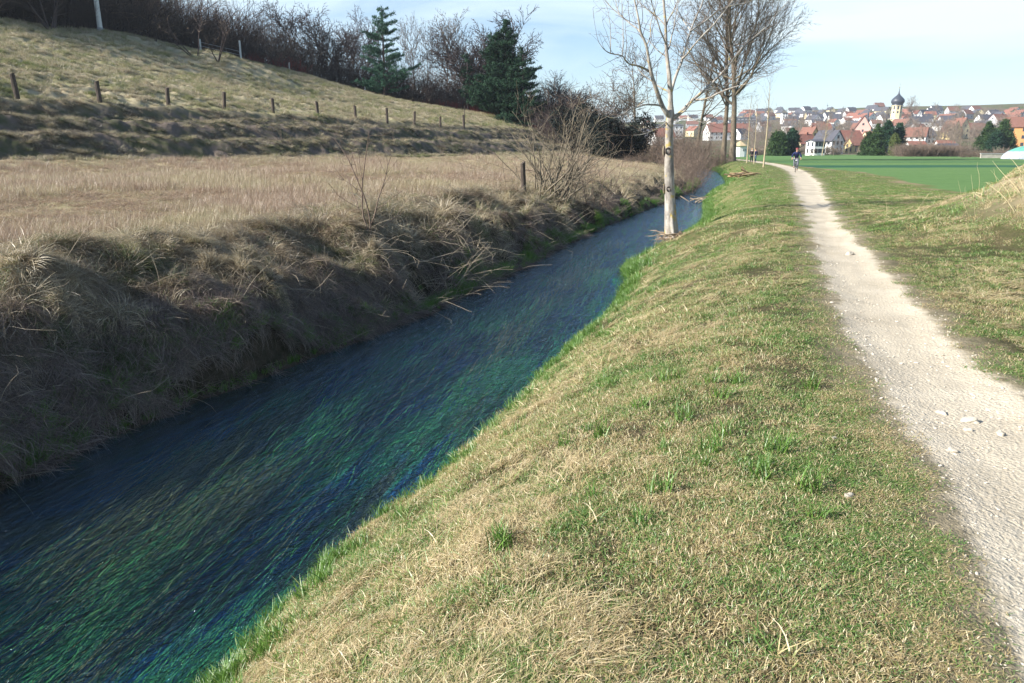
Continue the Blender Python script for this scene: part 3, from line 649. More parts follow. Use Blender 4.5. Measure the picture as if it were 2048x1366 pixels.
def sweep(pts, rad, sides=12, seed=0, rough=.06, subdiv=4, flare=0):
    """one smooth tapered limb along a polyline"""
    pts = np.asarray(pts, float); rad = np.asarray(rad, float); n = len(pts)
    t = np.arange(n); T = np.linspace(0, n - 1, (n - 1) * subdiv + 1)
    def cr(c):
        i = np.clip(np.floor(T).astype(int), 0, n - 2); f = T - i
        g = lambda k: c[np.clip(k, 0, n - 1)]
        p0, p1, p2, p3 = g(i - 1), g(i), g(i + 1), g(i + 2); f = f[:, None] if c.ndim > 1 else f
        return .5 * (2 * p1 + (p2 - p0) * f + (2 * p0 - 5 * p1 + 4 * p2 - p3) * f ** 2 + (3 * p1 - p0 - 3 * p2 + p3) * f ** 3)
    Pt = cr(pts); Rr = np.maximum(np.interp(T, t, rad), .001)
    d = np.gradient(Pt, axis=0); d /= np.linalg.norm(d, axis=1)[:, None] + 1e-9
    u = np.cross(d, np.array([0.03, 1, 0.02])); u /= np.linalg.norm(u, axis=1)[:, None] + 1e-9; v = np.cross(d, u)
    a = np.arange(sides) * 2 * np.pi / sides; g = rng_(seed)
    bump = 1 + rough * fbm(np.tile(np.cos(a) * 1.7 + 5, (len(T), 1)), np.tile(np.sin(a) * 1.7, (len(T), 1)) + T[:, None] * .9, seed, 2) * 2
    if flare:
        hgt = np.cumsum(np.r_[0, np.linalg.norm(np.diff(Pt, axis=0), axis=1)])
        bump = bump * (1 + flare * np.exp(-hgt / (rad[0] * 1.6))[:, None] * (.6 + .7 * np.abs(np.sin(a * 2.5 + seed))[None, :]))
    ring = u[:, None] * np.cos(a)[None, :, None] + v[:, None] * np.sin(a)[None, :, None]
    V = (Pt[:, None] + ring * (Rr[:, None] * bump)[:, :, None]).reshape(-1, 3); F = []
    for i in range(len(T) - 1):
        for k in range(sides): F.append((i * sides + k, i * sides + (k + 1) % sides, (i + 1) * sides + (k + 1) % sides, (i + 1) * sides + k))
    return V, np.array(F), Pt, Rr
def join(parts):
    V, F, o = [], [], 0
    for v, f in parts: V.append(v); F.append(np.asarray(f) + o); o += len(v)
    ks = {}
    for f in F: ks.setdefault(f.shape[1], []).append(f)
    return np.concatenate(V), [np.concatenate(f) for f in ks.values()]

def grow(g, out, p, d, L, r, lvl, P):
    ns = max(3, int(L / P['seg'][min(lvl, len(P['seg']) - 1)])); st = L / ns; d = d / np.linalg.norm(d)
    wig = P['wig'][min(lvl, len(P['wig']) - 1)]; up = P['up'][min(lvl, len(P['up']) - 1)]; tip = P.get('tip', .25)
    bare = P['bare'][min(lvl, len(P['bare']) - 1)]; acc = 0.
    for i in range(ns):
        s = i / ns; d = d + g.normal(0, wig, 3); d[2] += up * (st ** .5); d /= np.linalg.norm(d)
        q = p + d * st; r0 = r * (1 - (1 - tip) * s); r1 = r * (1 - (1 - tip) * (i + 1) / ns)
        out.append((*p, *q, r0, r1, lvl))
        if lvl < P['lv'] and s >= bare:
            acc += st * P['dens'][lvl]
            while acc >= 1 or (acc > 0 and g.random() < acc * .5):
                acc -= 1
                ax = g.normal(0, 1, 3); ax -= d * (ax @ d); ax /= np.linalg.norm(ax) + 1e-9
                an = R(g.uniform(*P['ang'][lvl])); cd = d * math.cos(an) + ax * math.sin(an)
                cl = L * P['ratio'][lvl] * g.uniform(.6, 1.15) * (1 - P.get('sh', .55) * s)
                grow(g, out, q, cd, cl, max(r1 * P['rr'][lvl], P['rmin']), lvl + 1, P)
        p = q
def split_tree(out, P):
    O = np.array(out); big = O[:, 8] <= P.get('tl', 1); return O[big], O[~big]
def bark_mat(name, c1, c2, scale=9, lich=None, bands=False, lichz=None):
    m = NM(name); p = m.obj(); n = m.noise(m.map(p, (1, 1, .35)), scale, 5, .65)
    c = m.mix(m.rng(n, .35, .65), c1, c2)
    if bands: c = m.mix(m.rng(m.noise(m.map(p, (1, 1, .5)), 3.5, 4, .6), .50, .62, 0, .65), c, (.13, .115, .105))
    if bands:
        nb = m.noise(m.map(p, (.6, .6, 3.2)), 4, 3); c = m.mix(m.rng(nb, .55, .72, 0, .55), c, tuple(q * .45 for q in c1))
    if lich:
        l = m.noise(p, 5, 4, .6); c = m.mix(m.rng(l, lich[3], lich[3] + .08, 0, .85), c, lich[:3])
    m.pbsdf(c, .9, m.bump(n, .8, .03), .15); return m.m
B_near = bark_mat('smooth_pinkish_bark', (.46, .425, .37), (.26, .23, .20), 10, (.42, .31, .08, .58), True)
B_pop = bark_mat('furrowed_grey_bark', (.19, .155, .115), (.10, .08, .062), 5, (.20, .17, .06, .58))
B_young = bark_mat('pale_young_bark', (.44, .37, .24), (.33, .27, .17), 6)
B_dark = bark_mat('dark_thicket_bark', (.085, .062, .055), (.048, .038, .040), 8)
B_brown = bark_mat('brown_twig_bark', (.20, .15, .115), (.125, .092, .075), 8)
B_grey = bark_mat('grey_twig_bark', (.155, .13, .105), (.095, .078, .065), 8)
B_red = bark_mat('red_twig_bark', (.22, .045, .040), (.12, .035, .035), 8)
B_far = bark_mat('far_twig_bark', (.24, .195, .155), (.17, .135, .11), 3)
B_olive = bark_mat('olive_shrub_bark', (.25, .215, .155), (.15, .12, .09), 12)

def bare_tree(P, seed, mtrunk, mtwig, label, cat, loc, rz=0, group=None, name='bare_tree', d0=(0, 0, 1)):
    g = rng_(seed); out = []
    for st in range(P.get('stems', 1)):
        dd = np.array(d0, float) + (g.normal(0, P.get('fan', .25), 3) * (1, 1, .2) if P.get('stems', 1) > 1 else 0)
        o = np.array([0, 0, -.15]) + (g.normal(0, P.get('foot', .1), 3) * (1, 1, 0) if P.get('stems', 1) > 1 else 0)
        grow(g, out, o, dd, P['L'] * (g.uniform(.65, 1.05) if P.get('stems', 1) > 1 else 1), P['r'], 0, P)
    A, Bq = split_tree(out, P)
    t = empty(name, loc, rz, label, cat, group)
    V_, F_ = tubes(A, P.get('sides', 7)); parts = [(V_, F_)]
    if P.get('flare'):
        fv, ff, _, _ = sweep([(0, 0, -.3), (0, 0, .5), (0, 0, 1.6), (0, 0, 3)], [P['r'] * 1.05, P['r'] * 1.03, P['r'] * 1.0, P['r'] * .93], 14, seed, .06, 4, P['flare']); parts.append((fv, ff))
    V_, F_ = join(parts); mobj('trunk', V_, F_, mtrunk, t, True)
    if len(Bq): V_, F_ = tubes(Bq, 3); mobj('crown', V_, F_, mtwig, t, False)
    return t
P_pop = dict(L=30, r=.48, seg=[1.2, .9, .6, .45], wig=[.03, .08, .10, .12], up=[.02, .05, .05, .05], bare=[.22, .2, .12, .1], dens=[2.0, 3.0, 3.4, 2.2], ang=[(35, 68), (25, 50), (20, 50)],
             ratio=[.60, .40, .42], rr=[.42, .42, .5], rmin=.020, lv=3, tip=.15, sh=.5, flare=.55, tl=1)
P_round = dict(L=11, r=.17, seg=[.6, .5, .35, .3], wig=[.06, .10, .13, .12], up=[.03, .05, .05, .05], bare=[.18, .15, .1, .1], dens=[3.0, 3.4, 3.0, 3], ang=[(30, 65), (25, 60), (25, 60)],
              ratio=[.52, .45, .5], rr=[.5, .45, .5], rmin=.032, lv=3, tip=.15, sh=.5, tl=1)
P_slim = dict(L=12, r=.14, seg=[.8, .6, .4, .3], wig=[.025, .06, .10, .1], up=[.02, .10, .08, .05], bare=[.28, .15, .1, .1], dens=[3.4, 3.0, 2.8, 2], ang=[(22, 45), (22, 45), (20, 45)],
             ratio=[.34, .45, .5], rr=[.42, .45, .5], rmin=.032, lv=3, tip=.12, sh=.45, tl=1)
P_multi = dict(L=8.5, r=.10, stems=6, fan=.35, foot=.35, seg=[.6, .45, .35, .3], wig=[.05, .09, .13, .1], up=[.03, .05, .04, .04], bare=[.15, .1, .1, .1], dens=[2.8, 3.2, 2.8, 2], ang=[(22, 55), (22, 55), (20, 55)],
             ratio=[.42, .45, .5], rr=[.5, .5, .5], rmin=.032, lv=3, tip=.15, sh=.5, tl=1)
P_shrub = dict(L=3.6, r=.028, stems=34, fan=.55, foot=.55, seg=[.45, .35, .25], wig=[.10, .13, .15], up=[.0, .03, .03], bare=[.08, .05, .05], dens=[3.4, 3.4, 3], ang=[(20, 60), (20, 60), (20, 50)],
               ratio=[.42, .45, .5], rr=[.6, .6, .6], rmin=.010, lv=2, tip=.3, sh=.4, tl=0, sides=4)
P_young = dict(L=7.6, r=.075, seg=[.5, .4, .3, .25], wig=[.012, .05, .08, .1], up=[.01, .10, .08, .05], bare=[.50, .1, .1, .1], dens=[5.5, 3.0, 3, 2], ang=[(20, 42), (20, 45), (20, 45)],
               ratio=[.32, .42, .5], rr=[.45, .5, .5], rmin=.007, lv=2, tip=.12, sh=.5, tl=0)
# ---------- the near tree on the waterline, limb by limb
def near_tree():
    base = gpt(4.85, 20.2); D0 = 20.2
    def W(px, py, dy=0.): return atY(px, py, D0 + dy) - np.array(base)
    g = rng_(3)
    t = empty('riverside_tree', base, 0, 'leafless pale barked tree rising from the waterline in front of the path', 'tree')
    k = 1 / 71.0 / 2
    trunk = [W(1344, 500), W(1344, 488), W(1342, 455), W(1340, 400), W(1338.5, 340), W(1338, 290), W(1339, 250), W(1341, 232), W(1341, 210), W(1340.5, 186), W(1338, 148), W(1334, 114), W(1332, 86), W(1331, 48), W(1327, 0), W(1325, -60), W(1327, -130), W(1322, -210)]
    tr = np.array([32, 29, 26, 20.5, 18.5, 16, 15, 15.5, 10, 9.5, 8.5, 7, 5.6, 5, 4.2, 3.3, 2.3, 1.2]) * k
    parts = []; v, f, Pt, Rr = sweep(trunk, tr, 18, 4, .10, 5); parts.append((v, f))
    for dx, dy, rr_ in ((-9, .05, 12), (10, .05, 13), (3, -.25, 10)):    # buttresses at the foot
        v, f, _, _ = sweep([W(1344 + dx * 1.15, 500, dy), W(1344 + dx, 478, dy), W(1342 + dx * .6, 440, dy * .6), W(1341 + dx * .2, 400, 0)], np.array([rr_, rr_ * .9, rr_ * .75, rr_ * .5]) * k * 1.0, 10, int(dx) + 20, .1, 4); parts.append((v, f))
    limbs = [
     ([(1341,186),(1344,178),(1352,154),(1362,122),(1371,95),(1381,63),(1390,38),(1406,0),(1418,-50),(1424,-110)], 6.5, 1.2, .8),
     ([(1381,63),(1394,53),(1409,44),(1438,21),(1466,11),(1500,4),(1530,-20)], 3.6, .9, .9),
     ([(1364,118),(1374,108),(1385,95),(1406,70),(1428,48),(1453,17),(1468,-5),(1490,-45)], 3.6, .9, -.7),
     ([(1340,236),(1333,226),(1324,211),(1316,190),(1308,166),(1303,148),(1298,124),(1293,91),(1282,65),(1276,38),(1269,0),(1258,-50),(1252,-100)], 9.5, 1.2, -.6),
     ([(1303,148),(1295,142),(1287,137),(1272,131),(1259,128),(1250,120),(1244,112),(1221,107),(1210,100),(1204,93),(1198,84)], 4.4, .8, -.7),
     ([(1244,112),(1246,90),(1247,60),(1246,30),(1243,-10)], 1.9, .7, .1),
     ([(1221,107),(1222,80),(1220,50),(1216,20)], 1.5, .6, .2),
     ([(1282,65),(1273,57),(1263,49),(1250,40),(1238,28),(1224,16),(1211,4),(1196,-14)], 3.2, .7, .6),
     ([(1238,28),(1232,5),(1226,-30)], 1.6, .6, .2),
     ([(1340,184),(1326,178),(1312,169),(1300,160),(1286,150),(1276,138),(1268,120)], 3.4, .8, .5),
     ([(1328,216),(1318,211),(1303,209),(1290,210),(1276,213),(1262,219),(1248,226),(1234,234),(1221,236),(1209,230)], 3.8, 1.0, -1.3),
     ([(1276,213),(1285,205),(1296,196),(1303,194)], 2.0, .7, -.2),
     ([(1342,238),(1350,235),(1362,226),(1374,213),(1385,200),(1409,181),(1438,152),(1457,131),(1485,95),(1500,82),(1530,55),(1552,30),(1575,5)], 8.0, 1.0, .9),
     ([(1385,200),(1396,199),(1409,198),(1424,193),(1438,186),(1466,175),(1500,165),(1524,154)], 4.2, .8, -.9),
     ([(1409,183),(1422,178),(1438,175),(1466,166),(1488,162),(1520,148)], 3.0, .7, .4),
     ([(1343,236),(1352,230),(1366,224),(1376,214),(1382,203)], 4.0, 2.6, -.2),
     ([(1350,237),(1362,238),(1371,234),(1380,235),(1390,241),(1409,246),(1420,250)], 2.6, .9, -.5),
     ([(1334,244),(1326,250),(1312,258),(1299,264),(1284,268),(1268,271)], 2.8, .8, -.9),
     ([(1332,89),(1328,78),(1322,63),(1312,34),(1303,0),(1294,-50),(1290,-90)], 3.4, .8, -.5),
     ([(1331,51),(1322,42),(1314,33),(1295,19),(1284,9),(1272,0),(1252,-22)], 2.8, .7, .5),
     ([(1333,49),(1338,38),(1345,25),(1350,13),(1355,0),(1362,-35),(1366,-80)], 2.8, .7, .5),
     ([(1336,98),(1340,88),(1343,76),(1347,58),(1350,38),(1356,9),(1358,-40)], 3.2, .8, .7),
     ([(1366,117),(1360,105),(1352,94),(1343,92)], 2.0, .8, .3),
     ([(1381,62),(1374,52),(1366,40),(1358,26),(1350,18)], 2.2, .8, .4),
     ([(1333,114),(1322,106),(1310,96),(1300,84),(1290,76)], 2.3, .7, .2),
     ([(1293,91),(1300,72),(1300,50),(1306,28),(1310,8),(1312,-20)], 2.2, .7, .4),
     ([(1438,152),(1450,150),(1462,146),(1480,150)], 1.8, .7, .3),
     ([(1457,131),(1458,112),(1450,98),(1446,86)], 2.4, .8, .2),
     ([(1326,-60),(1345,-100),(1358,-150)], 1.8, .6, .3), ([(1326,-80),(1306,-120),(1296,-170)], 1.8, .6, -.3)]
    tw = []; P = dict(seg=[.16, .12, .1], wig=[.10, .13, .13], up=[.05, .09, .07], bare=[.0, .12, .1], dens=[1.0, 3.4, 3.5], ang=[(25, 60), (30, 70), (30, 70)], ratio=[.5, .42, .4], rr=[.6, .55, .5], rmin=.005, lv=2, tip=.4, sh=.35)
    for li, (pp, w0, w1, dy) in enumerate(limbs):
        n = len(pp); pts = []
        for q, (px, py) in enumerate(pp):
            s = q / (n - 1); pts.append(W(px + g.normal(0, .5), py + g.normal(0, .5), dy * 1.5 * math.sin(s * 1.5) + g.normal(0, .02)))
        rad = np.linspace(w0, w1, n) * k * 1.05; v, f, Pq, Rq = sweep(pts, rad, 8, li, .10, 3); parts.append((v, f))
        ln = np.linalg.norm(np.diff(Pq, axis=0), axis=1); tot = ln.sum(); acc = 0; s = 0
        for q in range(1, len(Pq)):
            s += ln[q - 1]; acc += ln[q - 1] * (6.0 if s / tot > .3 else 1.6)
            while acc > 1:
                acc -= 1; d = Pq[q] - Pq[q - 1]; d /= np.linalg.norm(d) + 1e-9; ax = g.normal(0, 1, 3); ax[2] = abs(ax[2]) * .8 + .2; ax -= d * (ax @ d); ax /= np.linalg.norm(ax)
                an = R(g.uniform(25, 65)); grow(g, tw, Pq[q], d * math.cos(an) + ax * math.sin(an), g.uniform(.35, 1.15), min(Rq[q] * .5, .010), 1, P)
        d = Pq[-1] - Pq[-2]; grow(g, tw, Pq[-1], d / np.linalg.norm(d), g.uniform(.5, 1.0), .006, 1, P)
    V_, F_ = join(parts); mobj('trunk', V_, F_, B_near, t, True)
    V_, F_ = tubes(np.array(tw)[:, :8], 3); mobj('crown', V_, F_, B_brown, t)
    # two healed branch wounds, each a raised oval ring with a pale middle
    md = simple('wound_lip', (.09, .07, .06), .9, .3, 20); mp_ = simple('pale_wound_wood', (.46, .40, .33), .8, .2, 20)
    for (px, py, w_, h_) in ((1335.5, 302, 7.5, 9), (1336.5, 378, 5.5, 7)):
        c = W(px, py, -.112); th = np.linspace(0, 2 * np.pi, 25)[:-1]
        rw, rh = w_ * k * 1.25, h_ * k * 1.25
        ring = [c + np.array([math.cos(x) * rw, -.015 + .01 * math.sin(3 * x), math.sin(x) * rh]) for x in th]; ring += ring[:2]
        v, f, _, _ = sweep(ring, np.full(len(ring), rw * .30), 7, 5, .15, 1); o = mobj('branch_scar', v, f, md, t, True)
        vv = [c + np.array([0, -.02, 0])] + [c + np.array([math.cos(x) * rw * .8, .0, math.sin(x) * rh * .8]) for x in th]
        ff = [(0, 1 + (q + 1) % 24, 1 + q) for q in range(24)]; mobj('scar_wood', vv, np.array(ff), mp_, o, True)
        v, f, _, _ = sweep([c + np.array([-.085, .10, -.12]), c + np.array([-.10, .09, 0]), c + np.array([-.085, .10, .13])], [.03, .038, .025], 8, 6, .3, 4); mobj('bark_bulge', v, f, B_pop, t, True)
    # exposed root wad
    rt = []; PR_ = dict(seg=[.12, .1], wig=[.22, .25], up=[-.05, -.05], bare=[.1, .1], dens=[4.5, 3], ang=[(20, 60), (20, 60)], ratio=[.5, .5], rr=[.55, .5], rmin=.004, lv=1, tip=.25)
    for q in range(150):
        a = g.uniform(0, 6.283); st = np.array([math.cos(a) * .18, math.sin(a) * .15 - .05, g.uniform(-.02, .10)])
        grow(g, rt, st, np.array([math.cos(a) - .9, math.sin(a) - 1.1, -.75]), g.uniform(.35, .95), g.uniform(.012, .028), 0, PR_)
    V_, F_ = tubes(np.array(rt)[:, :8], 5); mobj('root', V_, F_, simple('bleached_root', (.36, .27, .18), .9, .3, 15), t, True)
near_tree()
# ---------- the two tall trees by the bend and their neighbours
G_pop = 'tall leafless trees standing where the path bends'
def XYat(px, Yd): p = ray(px, 320); return p[0] / p[1] * Yd
pA = bare_tree(P_pop, 11, B_pop, B_grey, 'right one of the two huge leafless trees at the bend, thickest trunk', 'tree', gpt(XYat(1464, 111), 111, .2), 0, G_pop, 'tall_bare_tree')
pB = bare_tree(dict(P_pop, r=.42, L=28), 12, B_pop, B_grey, 'left one of the two huge leafless trees at the bend, slimmer trunk', 'tree', gpt(XYat(1446, 116), 116, .2), 0, G_pop, 'tall_bare_tree')
pC = bare_tree(dict(P_pop, r=.34, L=20, bare=[.3, .2, .12, .1]), 13, B_pop, B_grey, 'big leafless tree behind the brown thicket, seen just right of the near trunk', 'tree', gpt(XYat(1387, 118), 118, .2), 0, G_pop, 'tall_bare_tree')
pD = bare_tree(dict(P_round, L=13, r=.2, bare=[.30, .15, .1, .1]), 14, B_pop, B_grey, 'slender leafless tree just right of the dark evergreen thicket', 'tree', gpt(XYat(1278, 101), 101, .2), 0, None, 'bare_tree')
pE = bare_tree(dict(P_round, L=11.5, r=.12), 15, B_grey, B_grey, 'thin hazy leafless tree rising behind the right end of the evergreen thicket', 'tree', gpt(XYat(1235, 112), 112, .2), 0, None, 'bare_tree')
for px, Yd, L_, s, lb in ((1528, 70, 7.4, 21, 'young straight sapling with pale trunk nearest beside the path'), (1508, 84, 6.4, 22, 'thin young sapling right beside the two walkers'), (1494, 92, 7.6, 23, 'young sapling with pale trunk left of the two walkers')):
    X0 = XYat(px, Yd); bare_tree(dict(P_young, L=L_ * 1.1, r=.085 if s != 22 else .055), s, B_young, B_brown, lb, 'sapling', gpt(X0, Yd, .05), 0, 'saplings planted along the path', 'sapling')
# ---------- shrubs on the left bank
big = bare_tree(dict(P_shrub, L=3.9, r=.032, stems=34, fan=.55, foot=.28, dens=[3.2, 4.2, 3], rmin=.006, seg=[.22, .18, .14], wig=[.09, .12, .12], up=[.03, .03, .02], bare=[.18, .08, .1], ratio=[.45, .45, .5]), 31, B_olive, B_olive,
   'large many stemmed leafless shrub on the crest of the left bank', 'shrub', gpt(1.35, 26.3, .1), 0, None, 'leafless_shrub')
bare_tree(dict(P_shrub, L=2.7, r=.015, stems=16, fan=.5, foot=.35, dens=[3, 3.5, 3], rmin=.006, seg=[.2, .16, .14], bare=[.1, .1, .1]), 32, B_brown, B_brown,
   'thin reddish leafless shrub just right of the large one on the left bank', 'shrub', gpt(3.2, 28.4, .05), 0, None, 'leafless_shrub')
bare_tree(dict(P_shrub, L=2.2, r=.018, stems=5, fan=.45, foot=.05, dens=[4.2, 4.5, 3], rmin=.0042, seg=[.16, .13, .1], bare=[.3, .1, .1], ratio=[.5, .45, .5]), 33, B_brown, B_brown,
   'small thin leafless bush leaning over the crest of the near left bank', 'shrub', gpt(-2.72, 13.6, .05), 0, None, 'leafless_shrub')
p = atz(572, 322, 1.1); bare_tree(dict(P_shrub, L=1.7, r=.012, stems=16, fan=.6, foot=.1, dens=[3, 3, 3], rmin=.007), 34, B_grey, B_grey, 'small round leafless bush at the foot of the tussocky slope', 'shrub', gpt(-14.6, 47, .05), 0, None, 'leafless_shrub')
# ---------- conifers
def needles_mat(name, c1, c2):
    m = NM(name); t = m.attr('tint'); c = m.mix(t, c1, c2); c = m.mix(m.rng(m.noise(m.obj(), .9, 3), .4, .65, 0, .6), c, tuple(x * .55 for x in c1))
    m.pbsdf(c, .75, None, .2); return m.m
N_pine = needles_mat('pine_needles', (.022, .070, .045), (.075, .17, .10)); N_spruce = needles_mat('spruce_needles', (.012, .038, .022), (.035, .085, .04)); N_thuja = needles_mat('thuja_foliage', (.022, .050, .016), (.060, .105, .03)); N_light = needles_mat('light_thuja_foliage', (.09, .12, .035), (.16, .19, .06))
N_ivy = needles_mat('dark_ivy_leaves', (.008, .014, .014), (.022, .030, .022))
def tufts(g, C, n, size, upb=.3, jitter=.25, ln=(.6, 1.2), wd=.16):
    """n thin leaf clump triangles round every centre C"""
    m = len(C) * n; c = np.repeat(C, n, 0) + g.normal(0, jitter, (m, 3)) * size
    d = g.normal(0, 1, (m, 3)); d[:, 2] += upb; d /= np.linalg.norm(d, axis=1)[:, None]; s = np.cross(d, g.normal(0, 1, (m, 3))); s /= np.linalg.norm(s, axis=1)[:, None] + 1e-9
    L_ = size * g.uniform(*ln, m)[:, None]; wv = s * L_ * wd
    V_ = np.stack([c - wv, c + wv, c + d * L_], 1).reshape(-1, 3); F_ = np.arange(m * 3).reshape(m, 3)
    return V_, F_, np.repeat(g.uniform(0, 1, m), 3)
def conifer(seed, H, prof, mat, label, loc, name='conifer', tier=.55, nb=9, size=.34, nper=10, droop=-.15, tr=.16, gap=0., group=None, cat='tree', upturn=.0, lo=.12, r_jit=.25, jit=.35, asym=0.):
    g = rng_(seed); a0 = g.uniform(0, 6); segs = []; C = []; z = H * lo
    while z < H * .99:
        rr = prof(z / H) * H
        nn = max(3, int(nb * (.5 + rr / (H * .25)) * .8))
        for _ in range(nn):
            if g.random() < gap: continue
            a = g.uniform(0, 6.283); L_ = rr * g.uniform(1 - r_jit, 1 + r_jit * .5) * (1 + asym * math.cos(a - a0 - z * .9)); d = np.array([math.cos(a), math.sin(a), 0]); p0 = np.array([0, 0, z + g.normal(0, tier * .2)])
            n = max(2, int(L_ / .28)); pv = p0
            for q in range(n):
                s = (q + 1) / n; pz = p0 + d * L_ * s + np.array([0, 0, L_ * (droop * s + upturn * s * s)]); segs.append((*pv, *pz, .03 * (1 - s * .7) + .006, .03 * (1 - s * .7))); pv = pz
                if s > .22: C.append(pz)
                if s > .45: C.append(pz + np.cross(d, (0, 0, 1)) * g.normal(0, .16 * L_))
        z += tier * g.uniform(.8, 1.2)
    C.append((0, 0, H)); C = np.array(C)
    t = empty(name, loc, g.uniform(0, 6), label, cat, group)
    v, f, _, _ = sweep([(0, 0, -.3), (.03, 0, H * .3), (-.03, .02, H * .65), (0, 0, H)], [tr, tr * .8, tr * .5, .02], 8, seed, .08, 4); v2, f2 = tubes(np.array(segs), 4); V_, F_ = join([(v, f), (v2, f2)])
    mobj('trunk', V_, F_, B_dark, t, True); V_, F_, tn = tufts(g, C, nper, size, .35, jit); mobj('crown', V_, F_, mat, t, False, {'tint': tn})
    return t
def broad_prof(h): return (.33 * (1 - h ** 1.6) + .02) * (.78 + .22 * abs(math.sin(h * 17)))
def pine_prof(h):  # irregular storeys
    return (.30 * (1 - h) ** .55 + .05) * (.62 + .38 * abs(math.sin(h * 15.0 + .6))) if h < .98 else .04
def cone_prof(h): return .26 * (1 - h) ** .8 + .02
def egg_prof(h): return (.25 * math.sqrt(max(0, 1 - ((h - .36) / .66) ** 2)) * (1 - .25 * h) + .02) * (.8 + .2 * abs(math.sin(h * 19)))
conifer(41, 13.2, pine_prof, N_pine, 'tall irregular pine with layered branches standing above the hillside thicket', gpt(XYat(776, 114), 114, .3), 'pine_tree', .85, 9, .26, 26, .05, .24, .18, None, 'tree', .18, .12, .45, .35, .28)
conifer(42, 14.0, broad_prof, N_spruce, 'broad dense dark conifer at the right end of the hillside trees', gpt(XYat(1012, 112), 112, .3), 'conifer', .55, 11, .30, 30, .12, .25, .08, None, 'tree', .12, .10, .45, .35, .25)
conifer(43, 10.8, lambda h: cone_prof(h) * 1.5, N_spruce, 'dark conifer with drooping upturned branches on the far right edge of the hillside trees', gpt(XYat(1045, 109), 109, .3), 'conifer', .6, 9, .24, 24, -.35, .2, .15, None, 'tree', .35, .06)
conifer(44, 13.0, lambda h: .12 * (1 - h) + .04, N_pine, 'thin conifer tip poking above bare trees left of the dense dark conifer', gpt(XYat(985, 121), 121, .3), 'conifer', .7, 5, .36, 12, .1, .18, .2, None, 'tree', .3, .4)
conifer(45, 8.5, lambda h: .2 * (1 - h) + .05, N_spruce, 'small dark pine half hidden by bare trees left of the dense conifer', gpt(XYat(938, 116), 116, .3), 'conifer', .7, 6, .36, 12, -.1, .18, .2, None, 'tree', .2, .2)
conifer(46, 11.6, lambda h: broad_prof(h) * .9, N_spruce, 'shorter dark conifer pressed against the left of the broad dense one', gpt(XYat(992, 114), 114, .3), 'conifer', .55, 10, .30, 26, .1, .2, .1, None, 'tree', .15, .1, .4, .35, .3)
# evergreens in front of the village
VG = 'dark evergreens in front of the village'
for q, (px, py_top, Yd, pr, mt, sc_, lb) in enumerate([
   (1556, 262, 205, egg_prof, N_thuja, 1.3, 'wide dark green evergreen right of the sapling trunk, its left half in sun'), (1580, 258, 208, egg_prof, N_spruce, 1.2, 'blackish evergreen behind the cyclist'),
   (1546, 266, 212, egg_prof, N_thuja, 1.1, 'lower evergreen at the left flank of the group behind the cyclist'),
   (1748, 250, 212, cone_prof, N_thuja, 1.35, 'bushy dark evergreen below and left of the church tower'), (1768, 240, 222, cone_prof, N_spruce, 1.3, 'tall dark spruce directly below the church tower'), (1790, 246, 224, cone_prof, N_spruce, 1.35, 'dark spruce just right of the church tower'), (1732, 262, 215, cone_prof, N_thuja, 1.2, 'low spreading evergreen furthest left below the church tower'),
   (1968, 244, 232, cone_prof, N_thuja, 1.5, 'blue green conifer left in the pair near the striped green roofed tunnel'), (1998, 240, 236, cone_prof, N_thuja, 1.7, 'broad conifer right in the pair near the green roofed tunnel'), (1984, 262, 228, egg_prof, N_spruce, 1.2, 'low dark conifer filling the gap between the pair near the tunnel')]):
    X0 = XYat(px, Yd); gz = ground_z(X0, Yd); top = atY(px, py_top, Yd)[2]; H_ = top - gz
    conifer(60 + q, H_, (lambda h, pr=pr, sc_=sc_: pr(h) * sc_), mt, lb, (X0, Yd, gz - .2), 'evergreen_tree', .6, 9, .75, 9, -.12, .2, 0, VG, 'tree', .1, .04)
X0 = XYat(1785, 208); gz = ground_z(X0, 208); conifer(80, atY(1785, 270, 208)[2] - gz, lambda h: .20 * math.sqrt(max(0, 1 - ((h - .4) / .62) ** 2)), N_light, 'small egg shaped yellowish green evergreen in front of the dark spruces', (X0, 208, gz), 'evergreen_bush', .4, 12, .5, 12, .1, .12, 0, None, 'bush', .2, .03)
# dark leafy mass by the stream bend
def leafy_bush(seed, loc, rx, ry, H, n, mat, label, name='evergreen_bush', size=.30, group=None):
    g = rng_(seed); t = empty(name, loc, 0, label, 'bush', group); K = 14
    cc = np.c_[g.normal(0, .45, K) * rx, g.normal(0, .45, K) * ry, g.uniform(.15, .75, K) * H]; rr = g.uniform(.28, .5, K) * min(rx, H) 
    i = g.integers(0, K, n); u = g.normal(0, 1, (n, 3)); u /= np.linalg.norm(u, axis=1)[:, None]; C = cc[i] + u * rr[i, None] * g.uniform(.55, 1.12, n)[:, None] ** .6
    C = C[(C[:, 2] > .02)]
    V_, F_, tn = tufts(g, C, 5, size, .2, .6, (.5, 1.1), .30); mobj('foliage', V_, F_, mat, t, False, {'tint': tn})
    out = []; P = dict(P_shrub, L=H * 1.02, r=.05, lv=1, rmin=.012, dens=[2.5, 2])
    for q in range(46):
        d = np.array([g.normal(0, .5), g.normal(0, .5), 1.]); grow(g, out, np.array([g.normal(0, .3) * rx, g.normal(0, .3) * ry, -.1]), d, H * g.uniform(.7, 1.1), .04, 0, P)
    V_, F_ = tubes(np.array(out)[:, :8], 3); mobj('stem', V_, F_, B_dark, t); return t
leafy_bush(51, gpt(XYat(1222, 88), 88), 4.0, 3.0, 5.4, 5200, N_ivy, 'black green overgrown thicket, rounded right end of the hedge by the stream', group=None)
